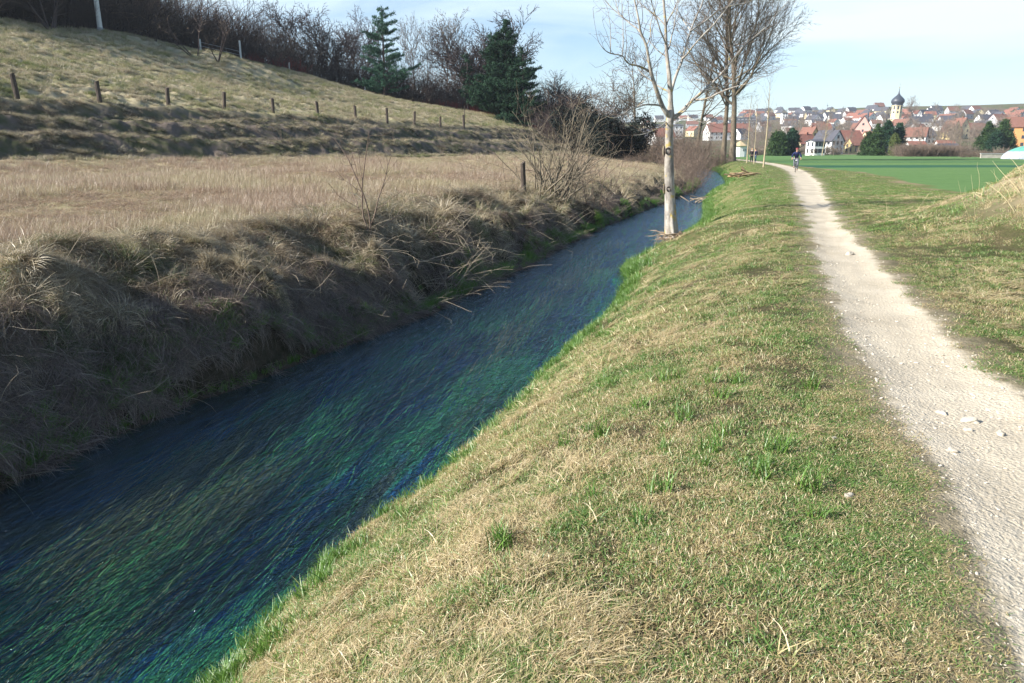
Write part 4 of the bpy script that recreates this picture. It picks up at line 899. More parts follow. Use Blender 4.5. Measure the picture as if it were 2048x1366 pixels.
leafy_bush(52, gpt(XYat(1165, 91), 91), 3.6, 3.0, 5.6, 4200, N_ivy, 'dark overgrown thicket behind the large leafless shrub, left of the rounded end')
# ---------- thickets of copies
shr = [bare_tree(dict(P_shrub, L=3.4), 70 + q, B_dark, (B_dark, B_brown, B_dark)[q], 'dark leafless bush in the dense thicket lining the top of the meadow', 'bush', (0, 0, -50), 0, 'leafless bushes lining the top of the hillside', 'leafless_bush') for q in range(3)]
shr_red = bare_tree(dict(P_shrub, L=1.8, stems=40, r=.02), 74, B_red, B_red, 'low red twigged bush along the foot of the hillside thicket', 'bush', (0, 0, -50), 0, 'red twigged bushes below the thicket', 'red_twig_bush')
rnd = [bare_tree(dict(P_round, L=7.5 + q, dens=[4.2, 4.4, 4.2, 3], ratio=[.60, .5, .5], sh=.25, rmin=.036), 80 + q, B_dark, B_dark, 'round leafless tree rising from the hillside thicket', 'tree', (0, 0, -50), 0, 'leafless trees on the hillside', 'bare_tree') for q in range(2)]
mul = [bare_tree(dict(P_multi, dens=[3.6, 4.0, 3.6, 2], ratio=[.5, .5, .5], sh=.3, rmin=.036), 84 + q, B_dark, B_dark, 'many stemmed leafless tree in the hillside thicket', 'tree', (0, 0, -50), 0, 'leafless trees on the hillside', 'bare_tree') for q in range(2)]
slm = bare_tree(dict(P_slim, dens=[4.2, 3.8, 3.4, 2], sh=.2), 88, B_grey, B_grey, 'slim upright leafless tree on the hillside', 'tree', (0, 0, -50), 0, 'leafless trees on the hillside', 'bare_tree')
used = set(); TH = {}
def put(o, x, y, rz=0, s=1, label=None, group=None, sink=.1):
    L_ = gpt(x, y, sink)
    if o.name not in used:
        used.add(o.name); o.location = L_; o.rotation_euler = (0, 0, rz); o.scale = (s, s, s) if not hasattr(s, '__len__') else s; tag(o, label, None, group); return o
    return copy_tree(o, L_, rz, s, label, group)
HL = [(-30, 66), (0, 72), (120, 80), (240, 86), (330, 93), (400, 99), (500, 105), (620, 111), (700, 115), (800, 118), (900, 119), (1000, 116), (1050, 112), (1100, 106), (1150, 98)]
HP = np.array([(XYat(px, Yd), Yd) for px, Yd in HL]); HS = np.r_[0, np.cumsum(np.hypot(*np.diff(HP, axis=0).T))]
def along_edge(px, back=0.):
    Yd = np.interp(px, [q[0] for q in HL], [q[1] for q in HL]); x = XYat(px, Yd); r_ = math.hypot(x, Yd); return x * (1 + back / r_), Yd * (1 + back / r_)
g = rng_(90)
for row, (back, st, hs) in enumerate(((1.5, 24, 1.0), (4.0, 26, 1.5), (8.0, 32, 2.0))):
    px = -60 + row * 9
    while px < 1170:
        x, y = along_edge(px, back + g.normal(0, .6)); s = hs * g.uniform(.8, 1.2) * (1.25 if px < 520 else 1)
        put(shr[g.integers(0, 3)], x, y, g.uniform(0, 6.28), (s * 1.1, s * 1.1, s)); px += st * g.uniform(.8, 1.2)
for px in list(range(520, 640, 24)) + list(range(860, 1080, 19)):
    x, y = along_edge(px, -1.2); put(shr_red, x + g.normal(0, .3), y, g.uniform(0, 6), g.uniform(.7, 1.15) * (.8 if px > 800 else 1.1))
def treeat(o, px, py_top, back, label=None, H=None, wide=1.0):
    if o.name not in TH: TH[o.name] = float(np.percentile([v.co.z for v in o.children[-1].data.vertices], 96))
    H = TH[o.name]
    x, y = along_edge(px, back); gz = ground_z(x, y); top = atY(px, py_top, y)[2]; s = (top - gz) / H
    return put(o, x, y, g.uniform(0, 6.28), (s * wide, s * wide, s), label)
for px, top, back, o, H, wd, lb in [
  (608, 33, 6, rnd[0], 9.5, 1.25, 'broad round leafless tree left of the tall pine, tallest of the bare ones there'), (560, 66, 8, rnd[1], 10.5, 1.1, 'smaller leafless tree at the left of the broad round one'),
  (680, 58, 7, mul[0], 8.0, 1.1, 'leafless tree between the broad round one and the pine'), (705, 66, 10, rnd[0], 9.5, .9, 'thin leafless tree touching the left side of the pine'), (735, 52, 12, rnd[1], 10.5, .9, 'leafless tree right behind the pine'),
  (836, 56, 8, slm, 12, 1.0, 'slim leafless tree just right of the pine'), (858, 64, 10, slm, 12, .9, 'second slim leafless tree right of the pine, a little lower'), (897, 50, 9, slm, 12, 1.25, 'fan shaped slim leafless tree midway between pine and conifer'), (915, 62, 11, slm, 12, 1.0, 'slim leafless tree right of the fan shaped one'),
  (972, 80, 7, mul[1], 8.0, .9, 'brownish leafless tree in front of the dense conifer'), (950, 78, 6, mul[0], 8.0, 1.0, 'brown leafless tree at the left foot of the conifers'),
  (430, 28, 6, rnd[1], 10.5, 1.3, 'leafless tree standing above the pale utility pole fence line'), (395, 52, 9, mul[1], 8, 1.2, 'leafless tree right of the tall concrete pole'), (470, 48, 10, mul[0], 8, 1.0, 'dark leafless tree near the thin pale post'), (520, 62, 8, rnd[0], 9.5, 1.1, 'low leafless tree beside the thin pale post'),
  (335, -10, 9, rnd[0], 9.5, 1.1, 'leafless tree behind the concrete pole, its top out of view'), (300, 5, 14, mul[0], 8, 1.2, 'dense leafless tree behind the concrete pole'), (258, -20, 10, mul[1], 8, 1.3, 'dark leafless tree touching the concrete pole'),
  (60, -75, 8, mul[1], 8, 1.5, 'dark leafless tree in the top left corner'), (0, -90, 7, mul[0], 8, 1.5, 'dark leafless tree at the left edge of the view'), (190, -60, 8, rnd[1], 10.5, 1.5, 'dark leafless tree left of the concrete pole'), (100, -80, 15, rnd[0], 9.5, 1.5, 'leafless tree behind the large spreading one at top left')]:
    treeat(o, px, top, back, lb, H, wd)
x, y = XYat(143, 76), 76
bare_tree(dict(P_multi, L=7.5, r=.13, stems=5, foot=.12, fan=.5, dens=[3, 3, 3, 3]), 91, B_dark, B_dark, 'large spreading dark leafless tree on the upper left slope with its trunk in the grass', 'tree', gpt(x, y, .1), 0, None, 'bare_tree')
for px, Yd, H_, s, lb in ((412, 84, 5.6, 92, 'small crooked leafless tree on the slope, left of a pair'), (455, 84, 5.2, 93, 'small crooked leafless tree on the slope, right of a pair'), (340, 88, 2.6, 95, 'low leafless bush by the dirt mound on the slope')):
    bare_tree(dict(P_multi, L=H_, r=.07, stems=3, fan=.42, foot=.1), s, B_dark, B_brown, lb, 'tree', gpt(XYat(px, Yd), Yd, .1), 0, None, 'bare_tree')
# right end of the hedge, fading down to the stream
for px, py_top, Yd, lb in ((1110, 188, 112, 'leafless thicket tree above the hedge, left one'), (1150, 182, 116, 'leafless thicket tree above the hedge, middle one'), (1185, 196, 120, 'leafless thicket tree above the hedge, right one')):
    x = XYat(px, Yd); gz = ground_z(x, Yd); s = (atY(px, py_top, Yd)[2] - gz) / 8.0; put(mul[g.integers(0, 2)], x, Yd, g.uniform(0, 6), (s * 1.2, s * 1.2, s), lb, 'thicket trees behind the hedge')
for px, Yd, s in ((1092, 96, 1.1), (1120, 93, 1.2), (1145, 98, 1.3), (1170, 101, 1.5), (1200, 103, 1.6), (1235, 100, 1.3)):
    put(shr[g.integers(0, 3)], XYat(px, Yd), Yd, g.uniform(0, 6), s, 'dark leafless bush in the hedge that runs down to the stream', 'leafless bushes in the hedge by the stream')
# brown thicket along the water beyond the near tree
shb = [bare_tree(dict(P_shrub, L=2.4, r=.02, stems=44, rmin=.008), 96 + q, B_brown, B_brown, 'brown leafless bush crowding the stream bank beyond the near tree', 'bush', (0, 0, -50), 0, 'brown bushes along the far stream bank', 'leafless_bush') for q in range(2)]
for px, Yd, s in ((1372, 50, .62), (1384, 54, .7), (1360, 56, .8), (1390, 60, .75), (1378, 66, .95), (1362, 72, 1.3), (1384, 76, 1.15), (1350, 80, 1.5), (1366, 88, 1.8), (1330, 86, 1.4), (1345, 96, 2.1), (1376, 96, 1.9), (1398, 104, 2.0), (1320, 98, 1.7), (1300, 100, 1.3), (1400, 118, 2.2), (1355, 112, 2.3), (1385, 124, 2.5), (1330, 120, 2.1), (1310, 112, 1.8), (1420, 130, 1.8), (1365, 64, .9), (1395, 88, 1.0)):
    put(shb[g.integers(0, 2)], XYat(px, Yd), Yd, g.uniform(0, 6), s)
for px, Yd, s in ((1425, 108, .95), (1434, 112, 1.1), (1442, 108, .9), (1452, 107, .8), (1416, 114, 1.0)):
    put(shb[g.integers(0, 2)], XYat(px, Yd), Yd, g.uniform(0, 6), s, 'brown leafless bush at the feet of the two huge trees', 'brown bushes at the feet of the huge trees')
for px, Yd, s in ((1270, 84, .5), (1285, 86, .55), (1258, 80, .42)):
    put(shb[0], XYat(px, Yd), Yd, g.uniform(0, 6), (s * 1.4, s * 1.4, s), 'low pale leafless bush at the right foot of the black green thicket', 'low pale bushes by the dark thicket')
# ================================================================== built things
def box(x0, x1, y0, y1, z0, z1):
    V_ = [(x, y, z) for z in (z0, z1) for y in (y0, y1) for x in (x0, x1)]
    return np.array(V_, float), np.array([(0, 2, 3, 1), (4, 5, 7, 6), (0, 1, 5, 4), (2, 6, 7, 3), (0, 4, 6, 2), (1, 3, 7, 5)])
def lathe(prof, n=24, cap=True):
    a = np.arange(n) * 2 * np.pi / n; V_ = np.concatenate([np.c_[np.cos(a) * r, np.sin(a) * r, np.full(n, z)] for r, z in prof])
    F_ = np.array([(i * n + k, i * n + (k + 1) % n, (i + 1) * n + (k + 1) % n, (i + 1) * n + k) for i in range(len(prof) - 1) for k in range(n)]); return V_, F_
M_white = simple('white_render', (.78, .77, .75), .85, .06, .6); M_cream = simple('cream_render', (.66, .56, .36), .85, .07, .6); M_yel = simple('yellow_render', (.58, .46, .22), .85, .08, .6)
M_pink = simple('pink_render', (.66, .40, .34), .85, .06, .6); M_greyw = simple('grey_render', (.42, .42, .43), .85, .08, .6); M_orw = simple('orange_render', (.60, .30, .12), .85, .08, .6)
M_red = simple('orange_red_roof_tiles', (.255, .115, .085), .8, .22, 2.5); M_brown = simple('brown_roof_tiles', (.20, .10, .075), .8, .2, 2.5); M_dark = simple('slate_grey_roof', (.085, .085, .10), .7, .2, 2.5)
M_slate = simple('onion_dome_slate', (.050, .058, .075), .45, .2, 1.5, .5); M_glass = simple('dark_window_glass', (.035, .045, .06), .15, .1, 2, .6); M_frame = simple('window_frame_white', (.7, .7, .7), .5, .05, 3)
M_post = bark_mat('weathered_timber', (.12, .095, .075), (.055, .045, .04), 14); M_conc = simple('pale_concrete', (.58, .59, .57), .8, .08, 3, .2, .2); M_metal = simple('grey_metal', (.35, .36, .38), .4, .1, 5, .5, 0, .8)
# ---- fence posts along the terrace edge
def post_mesh(seed, H, w_):
    g = rng_(seed); V_, F_ = [], []; K = 6; n = 8
    for i in range(K + 1):
        s = i / K; z = -.3 + (H + .3) * s; ww = w_ * .5 * (1 + g.normal(0, .03)); a = np.arange(n) * np.pi / 4 + np.pi / 8
        for q in a:
            rr = ww / max(abs(math.cos(q)), abs(math.sin(q))) * .93 * (1 + g.normal(0, .03)); V_.append((math.cos(q) * rr, math.sin(q) * rr, z + (.05 * math.cos(q) if i == K else 0)))
    F_ = [(i * n + k, i * n + (k + 1) % n, (i + 1) * n + (k + 1) % n, (i + 1) * n + k) for i in range(K) for k in range(n)]
    V_.append((0, 0, H + .01)); F3 = [(K * n + k, K * n + (k + 1) % n, len(V_) - 1) for k in range(n)]
    return np.array(V_), [np.array(F_), np.array(F3)]
FPX_ = [(35, 1.28, 'short thick dark fence post, leftmost of the row on the slope'), (201, 1.2, 'pale brown fence post second from the left in the row on the slope'), (338, 1.15, 'dark fence post third from the left in the row on the slope'),
        (450, 1.18, 'fence post fourth from the left in the row on the slope'), (548, 1.12, 'fence post fifth from the left, above a pale dry grass bank'), (637, 1.2, 'fence post sixth from the left, casting a long thin shadow'),
        (712, 1.08, 'fence post seventh from the left, middle one of the right half of the row'), (775, 1.3, 'fence post fourth from the right end of the row'), (829, 1.2, 'fence post third from the right end of the row'), (881, 1.1, 'short fence post second from the right end of the row'), (928, 1.35, 'fence post at the right end of the row')]
for q, (px, H_, lb) in enumerate(FPX_):
    y = 40.07 + 4.2 * q; x = XYat(px, y) if False else [-26.43, -24.35, -22.26, -20.27, -18.18, -15.89, -13.7, -11.65, -9.68, -7.51, -5.32][q]
    v, f = post_mesh(300 + q, H_, .26 if q < 3 else .24); o = mobj('fence_post', v, f, M_post, None, False, None, gpt(x, y)); o.rotation_euler = (R(rng_(q).normal(0, 2.2)), R([-3, -2, 2, 1, -1, 3, 0, -2, 1, 0, -1][q]), q * .7)
    tag(o, lb, 'fence post', 'fence posts along the terrace edge')
for (x, y, H_, w_, tx, ty, lb) in ((.42, 25.4, 1.15, .17, 3, -4, 'old grey fence post on the bank crest at the left side of the large shrub'), (2.0, 27.3, 1.1, .13, 0, 13, 'grey fence post leaning right inside the large leafless shrub'),
                                (4.75, 35.0, .62, .07, 0, 1, 'small dark stake in the grass right of the large shrub'), (-4.75 - .6, 82.6 + 1.5, 2.1, .07, 0, 0, 'thin tall stake behind the last fence post on the right')):
    v, f = post_mesh(int(abs(x) * 100), H_, w_); o = mobj('fence_post', v, f, M_post, None, False, None, gpt(x, y)); o.rotation_euler = (R(tx), R(ty), .4); tag(o, lb, 'fence post')
# ---- utility pole and rail fence on the slope
x, y = XYat(237, 84), 84; gz = ground_z(x, y)
t = empty('utility_pole', (x, y, gz), 0, 'tall pale concrete pole on the upper left slope', 'pole')
v, f = lathe([(.27, -.3), (.26, .5), (.22, 6), (.17, 12), (.0, 12.02)], 16); mobj('pole', v, f, M_conc, t, True)
v, f = lathe([(.34, -.3), (.34, .28), (.28, .36), (.0, .36)], 16); mobj('footing', v, f, simple('footing_concrete', (.3, .3, .3), .9), t, True)
v, f = box(-.9, .9, -.06, .06, 11.0, 11.12); mobj('cross_arm', v, f, M_metal, t)
a0 = np.array(gpt(XYat(501, 101), 101)); a1 = np.array(gpt(XYat(425, 97), 97))
t = empty('rail_fence', a0, 0, 'pale post with two thin rails running left across the upper slope', 'fence')
v, f = box(-.09, .09, -.09, .09, -.3, 2.5); mobj('post', v, f, M_conc, t); d = a1 - a0; v, f = box(-.08, .08, -.08, .08, -.3, 1.5); mobj('post', v + d, f, M_conc, t)
for h in (.7, 1.15): v, f = tubes([(0, 0, h, *(d + np.array([0, 0, h])), .03, .03)], 6); mobj('rail', v, f, M_metal, t)
x, y = XYat(593, 108), 108; v, f = post_mesh(77, 1.1, .16); tag(mobj('fence_post', v, f, M_conc, None, False, None, gpt(x, y)), 'small pale post at the foot of the red twigged thicket', 'fence post')
# ---- stones
def stone(seed, loc, s, col, label, group=None):
    g = rng_(seed); import bmesh as bm_; b = bm_.new(); bm_.ops.create_icosphere(b, subdivisions=3, radius=1)
    k1, k2 = g.normal(0, 1, 3), g.normal(0, 1, 3)
    for v_ in b.verts:
        c = v_.co; n = 1 + .22 * math.sin(c.x * 2.3 + k1[0]) * math.cos(c.y * 2.7 + k1[1]) + .12 * math.sin(c.z * 5 + k2[0] + c.x * 4)
        v_.co = Vector((c.x * s[0] * n, c.y * s[1] * n, max(c.z * n, -.5) * s[2]))
    me = bpy.data.meshes.new('stone'); b.to_mesh(me); b.free(); me.materials.append(col); o = bpy.data.objects.new('stone', me); o.location = loc; o.rotation_euler = (0, 0, g.uniform(0, 6)); link(o); return tag(o, label, 'stone', group)
M_st = simple('pale_limestone', (.46, .41, .33), .9, .2, 30, .2, .3)
for q, (px, py, s, lb) in enumerate(((1941, 830, .034, 'largest pale stone lying on the gravel path'), (1884, 813, .024, 'flat pale stone on the path just left of the largest one'), (2003, 855, .022, 'small round stone on the path right of the largest one'), (1938, 848, .018, 'small pale stone just below the largest one on the path'),
                                    (1697, 991, .017, 'white pebble lying in the turf beside a green tuft'), (1668, 874, .014, 'white pebble in the turf left of the path, upper one'), (1905, 893, .020, 'half buried grey stone on the left side of the path'), (1700, 505, .06, 'pale stone on the middle of the path further off'))):
    p = atz(px, py, .0); stone(400 + q, gpt(p[0], p[1], -.004), (s * 1.5, s, s * .8), M_st, lb)
def gravel():
    x, y, g = cand(26000, 1.6, 16, -5, 52, 410, 1.3); f, nx, ny, nz = normals(x, y); k = (f['dP'] < .10) & (g.uniform(0, 1, len(x)) < .35 + .65 * sst(-.55, .0, f['dP'])); x, y, z = x[k], y[k], f['z'][k]
    S = []
    for q in range(3):
        V0, F0 = lathe([(.0, -.5), (.8, -.3), (1., .1), (.6, .55), (.0, .7)], 6); gg = rng_(q); V0 = V0 * np.array([1.3, .9, .7]) * (1 + gg.normal(0, .12, V0.shape)); S.append(bpy.data.objects.new('pebble', mk_mesh('pebble', V0, F0, M_peb, False)))
    n = len(x); s = g.lognormal(-5.7, .5, n).clip(.0015, .010) * np.clip(np.hypot(x, y) / 4, .8, 1.6)
    stuff('gravel', 'loose pale limestone gravel strewn over the path', x, y, z + s * .2, np.c_[g.normal(0, .3, (n, 2)), g.uniform(0, 6.28, n)], s, S, 411)
M_peb = simple('pebble_limestone', (.50, .45, .37), .9, .35, 3)
gravel()
# ---- branch debris
def debris(name, label, loc, n, L_, seed, mat, spread, r=.02, up=.15):
    g = rng_(seed); t = empty(name, loc, 0, label, 'branches')
    for q in range(n):
        a = g.uniform(-.5, .5) + .3; p0 = np.array([g.normal(0, spread[0]), g.normal(0, spread[1]), .04 + g.uniform(0, up)]); d = np.array([math.cos(a), math.sin(a), g.normal(0, .18)]); ln = L_ * g.uniform(.5, 1)
        pts = [p0 - d * ln / 2, p0 + g.normal(0, .03, 3), p0 + d * ln / 2 + g.normal(0, .05, 3)]; v, f, _, _ = sweep(pts, [r, r * .8, r * .4], 6, seed + q, .15, 4); mobj('branch', v, f, mat, t, True)
p = atz(1492, 360, -.35); debris('branch_pile', 'heap of broken pale branches on the green bank by the stream bend', gpt(p[0], p[1]), 16, 1.6, 420, simple('broken_wood', (.42, .29, .17), .9, .35, 4), (.55, .3), .05, .35)
p = atz(1408, 404, WZ); debris('driftwood', 'bleached driftwood caught at the grassy waterline of the bend', (p[0] - .1, p[1], WZ + .02), 11, 1.3, 430, simple('wet_driftwood', (.40, .31, .22), .8, .3, 4), (.4, .5), .035, .2)
# ---- houses
def house(name, loc, rz, w_, d_, h_, rh, mw_, mr, label, group=None, wins=(3, 2), storeys=2, chim=True, cat='house', hip=0.0):
    t = empty(name, loc, rz, label, cat, group); w2, d2 = w_ / 2, d_ / 2      # gables at +-x, ridge along x
    V_ = [(-w2, -d2, -2), (w2, -d2, -2), (w2, d2, -2), (-w2, d2, -2), (-w2, -d2, h_), (w2, -d2, h_), (w2, d2, h_), (-w2, d2, h_), (-w2 * (1 - hip), 0, h_ + rh), (w2 * (1 - hip), 0, h_ + rh)]
    mobj('wall', V_, [np.array([(0, 1, 5, 4), (2, 3, 7, 6)]), np.array([(1, 2, 6, 9, 5), (3, 0, 4, 8, 7)])], mw_, t)
    o_ = .45; k = rh / d2; ez = h_ - k * o_; x1 = w2 + .35; xr = x1 * (1 - hip); T_ = .22
    V_, F_ = [], []
    for s in (-1, 1):
        b = len(V_); V_ += [(-x1, s * (d2 + o_), ez + .06), (x1, s * (d2 + o_), ez + .06), (xr, 0, h_ + rh + .06), (-xr, 0, h_ + rh + .06)]; V_ += [(a_, b_, c_ + T_) for a_, b_, c_ in V_[b:b + 4]]
        F_ += [(b, b + 1, b + 2, b + 3), (b + 4, b + 7, b + 6, b + 5), (b, b + 4, b + 5, b + 1), (b + 1, b + 5, b + 6, b + 2), (b + 3, b + 2, b + 6, b + 7), (b, b + 3, b + 7, b + 4)]
    ro = mobj('roof', V_, np.array(F_), mr, t)
    if chim: v, f = box(w2 * .3, w2 * .3 + .7, -.35, .35, h_ + rh * .6, h_ + rh + .9); mobj('chimney', v, f, mr, ro)
    sh = h_ / storeys
    for fl in range(storeys):
        for q in range(wins[0]):
            xx = -w2 + w_ * (q + .5) / wins[0]; v, f = box(xx - .5, xx + .5, -d2 - .04, -d2 + .02, fl * sh + sh * .35, fl * sh + sh * .35 + 1.25); mobj('window', v, f, M_glass, t)
        for q in range(wins[1]):
            yy = -d2 + d_ * (q + .5) / wins[1]
            for sx_ in (-1, 1): v, f = box(sx_ * w2 - (.04 if sx_ < 0 else -.0) - (0 if sx_ < 0 else .0), sx_ * w2 + (.04 if sx_ > 0 else 0), yy - .45, yy + .45, fl * sh + sh * .35, fl * sh + sh * .35 + 1.25); mobj('window', v, f, M_glass, t)
    if wins[1] and rh > 2.5:
        for sx_ in (-1, 1): v, f = box(sx_ * w2 - (.04 if sx_ < 0 else 0), sx_ * w2 + (.04 if sx_ > 0 else 0), -.5, .5, h_ + rh * .2, h_ + rh * .2 + 1.1); mobj('window', v, f, M_glass, t)
    return t
_fpx = np.arange(1270, 2060, 5.); _fY = np.linspace(150, 1000, 426); _fk = np.array([(lambda r_: r_[0] / r_[1])(ray(p_, 300)) for p_ in _fpx])
_fz = fields(np.outer(_fk, _fY).ravel(), np.tile(_fY, len(_fk)))['z'].reshape(len(_fk), -1)
def far_at(px, py):
    """distance at which the ground of the village slope shows at a picture height"""
    r_ = ray(px, py); i_ = int(np.clip(round((px - 1270) / 5), 0, len(_fpx) - 1))
    k = np.nonzero(_fz[i_] >= CAMH + r_[2] / r_[1] * _fY)[0]; Yd = _fY[k[0]] if len(k) else 940; return r_[0] / r_[1] * Yd, Yd
def hs(px, py, *a, dist=None, **k):
    x, y = (XYat(px, dist), dist) if dist else far_at(px, py); return house('house', (x, y, ground_z(x, y)), *a, **k)
GV = None
hs(1652, 305, R(-62), 8, 6.0, 4.4, 3.2, M_white, M_dark, 'white gabled house with dark roof at the far edge of the field, right of the cyclist', dist=258, wins=(3, 3))
hs(1628, 308, R(8), 3.4, 5, 3.9, .5, M_white, M_dark, 'low flat roofed white annex left of the white gabled house', dist=224, wins=(3, 2), chim=False)
hs(1602, 300, R(20), 7, 6, 3.4, 3, M_cream, M_red, 'cream house with orange roof partly behind the blackish evergreen', dist=262)
hs(1688, 296, R(14), 11, 7, 4.0, 3.6, M_cream, M_red, 'long house with bright orange roof right of the white gabled house', dist=300, wins=(5, 3))
hs(1716, 292, R(-110), 10, 7.6, 6.8, 6.0, M_pink, M_brown, 'pink church hall with a steep gable beneath the thin dark spire', wins=(3, 1), chim=False, cat='church', dist=400)
hs(1742, 296, R(10), 9, 6, 3.8, 3, M_cream, M_red, 'house with orange roof in front of the pink church gable', dist=318, wins=(4, 2))
hs(1716, 305, R(6), 8, 5, 2.8, 2.2, M_yel, M_brown, 'low yellow walled house with brown roof left of the dark evergreens', dist=262)
hs(1634, 262, R(5), 12, 8, 4.0, 4.0, M_white, M_red, 'house with large red roof above the white gabled house', dist=470, wins=(5, 2))
hs(1612, 285, R(-70), 8, 5.5, 4.6, 4.4, M_yel, M_brown, 'yellow gabled house with brown roof above the cyclist', dist=330)
hs(1824, 282, R(-35), 9, 7, 4.2, 3.6, M_white, M_brown, 'white house with brown roof right of the dark spruces', dist=335, wins=(4, 3))
hs(1843, 280, R(12), 7, 6, 4, 3, M_white, M_dark, 'white house with grey roof right next to the brown roofed white one', dist=352)
hs(1893, 272, R(-80), 8, 6, 4.5, 5, M_yel, M_brown, 'yellowish steep gabled house, left of a pair above the bushes', dist=400); hs(1909, 270, R(-80), 8, 6.4, 4.8, 5.6, M_cream, M_brown, 'cream steep gabled house, right of a pair above the bushes', dist=410)
hs(1935, 268, R(8), 13, 8, 3.2, 3.6, M_brown, M_brown, 'long dark red brick barn above and left of the pair of conifers', dist=430, wins=(0, 0), chim=False)
hs(2044, 290, R(-25), 15, 10, 8, 3.5, M_orw, M_brown, 'tall orange walled house with brown roof at the right edge of the view', dist=285, wins=(4, 3), storeys=3)
hs(1826, 298, R(4), 6, 5, 2.0, 1.7, M_white, M_red, 'small low house with red roof behind the brown hedge, left one', dist=262, wins=(2, 1), chim=False)
hs(1884, 297, R(4), 6, 5, 2.1, 1.7, M_white, M_red, 'small low house with red roof behind the brown hedge, right one', dist=262, wins=(2, 1), chim=False)
hs(1890, 306, R(-20), 4.2, 3.6, 2.5, .5, M_white, M_dark, 'tiny white shed with dark windows in front of the brown hedge', dist=198, wins=(2, 1), storeys=1, chim=False, cat='shed')
hs(1327, 268, R(6), 22, 12, 9, .8, M_white, M_dark, 'large flat roofed white building seen just left of the near trunk', dist=520, wins=(7, 3), storeys=3, chim=False, cat='building')
hs(1322, 285, R(14), 12, 9, 4.5, 4.5, M_white, M_red, 'white house with red roof below the large white building', dist=420); hs(1300, 284, R(-20), 11, 9, 4.5, 4.5, M_greyw, M_dark, 'grey house with dark roof left of the near trunk', dist=430)
hs(1432, 262, R(10), 16, 10, 5, 5, M_white, M_red, 'white house with long orange red roof left of the two huge trunks', dist=480, wins=(5, 3)); hs(1474, 262, R(8), 13, 9, 5, 4.6, M_cream, M_red, 'house with orange roof just right of the huge trunks', dist=490)
for q, (px, py, wd) in enumerate(((1480, 254, 30), (1484, 246, 34), (1488, 240, 28))):
    hs(px, py, R(3), wd, 12, 6.5, .7, M_greyw, M_dark, 'stepped grey white terrace block on the hill right of the huge trunks, %s level' % ('lowest', 'middle', 'top')[q], dist=(600, 660, 720)[q], wins=(8, 2), storeys=2, chim=False, cat='apartment block', group='stepped terrace blocks')
hs(1560, 243, R(0), 5, 5, 9, .5, M_white, M_dark, 'slim white tower block standing above the wide evergreen', dist=700, wins=(2, 2), storeys=5, chim=False, cat='tower block')
# small water house by the stream
x, y = XYat(1478, 176), 176; gz = ground_z(x, y); t = empty('pump_house', (x, y, gz), R(28), 'small white octagonal pump house with tan pointed roof between trunk and sapling', 'hut')
v, f = lathe([(1.55, -.3), (1.55, 2.5), (1.5, 2.52)], 8); mobj('wall', v, f, M_white, t); v, f = lathe([(1.5, 2.5), (2.0, 2.46), (2.0, 2.56), (.9, 3.2), (.0, 3.7)], 8); mobj('roof', v, f, simple('tan_roof', (.46, .36, .22), .8), t)
v, f = box(-.35, .35, -1.50, -1.40, 1.3, 1.8); mobj('window', v, f, M_glass, t); v, f = box(.9, 1.0 + .55, -.4, .4, 0, 1.9); mobj('door', v, f, M_cream, t)
# the church tower
TD = 500; x = XYat(1780, TD); gz = ground_z(x, TD); zt = atY(1780, 211, TD)[2] - gz
t = empty('church_tower', (x, TD, gz), R(8), 'cream church tower with dark onion dome rising over the village', 'church tower')
v, f = lathe([(4.5, -2), (4.5, zt * .48)], 4); rot4 = lambda v: np.c_[v[:, 0] * math.cos(.785) - v[:, 1] * math.sin(.785), v[:, 0] * math.sin(.785) + v[:, 1] * math.cos(.785), v[:, 2]]
mobj('lower_tower', rot4(v), f, M_cream, t); v, f = lathe([(3.35, zt * .48), (3.35, zt - .5), (3.6, zt - .4), (3.6, zt)], 8); v2, f2 = lathe([(3.3, zt), (.1, zt + .1)], 8); mobj('upper_tower', *join([(v, f), (v2, f2)]), M_cream, t)
v, f = lathe([(4.6, zt * .48 - .25), (4.8, zt * .48), (3.4, zt * .48 + .3)], 4); mobj('cornice', rot4(v), f, M_white, t)
pr = [(3.5, 0), (3.75, .25), (3.2, .5), (3.5, 1.0), (4.05, 1.9), (4.2, 2.7), (3.95, 3.6), (3.2, 4.6), (2.1, 5.6), (1.15, 6.5), (.6, 7.4), (.35, 8.6), (.16, 10.2), (.08, 11)]
v, f = lathe([(r_, zt + z_) for r_, z_ in pr], 16); dm = mobj('onion_dome', v, f, M_slate, t, True)
v, f = lathe([(.0, zt + 10.9), (.34, zt + 11.1), (.42, zt + 11.4), (.3, zt + 11.7), (.06, zt + 11.9), (.06, zt + 14.4), (0, zt + 14.5)], 10); v2, f2 = box(-.6, .6, -.06, .06, zt + 13.4, zt + 13.55); mobj('finial', *join([(v, f), (v2, f2)]), simple('gilded_metal', (.5, .42, .2), .35, .1, 3, .5, 0, .6), dm)
for a in range(8):
    c, s = math.cos(a * math.pi / 4 + .3927), math.sin(a * math.pi / 4 + .3927); rr = 3.35 * math.cos(math.pi / 8)
    for z0, h_ in ((zt * .84, 2.2), (zt * .70, 1.2)):
        v, f = box(rr - .02, rr + .05, -.5, .5, z0, z0 + h_); v = np.c_[v[:, 0] * c - v[:, 1] * s, v[:, 0] * s + v[:, 1] * c, v[:, 2]]; mobj('window', v, f, M_glass, t)
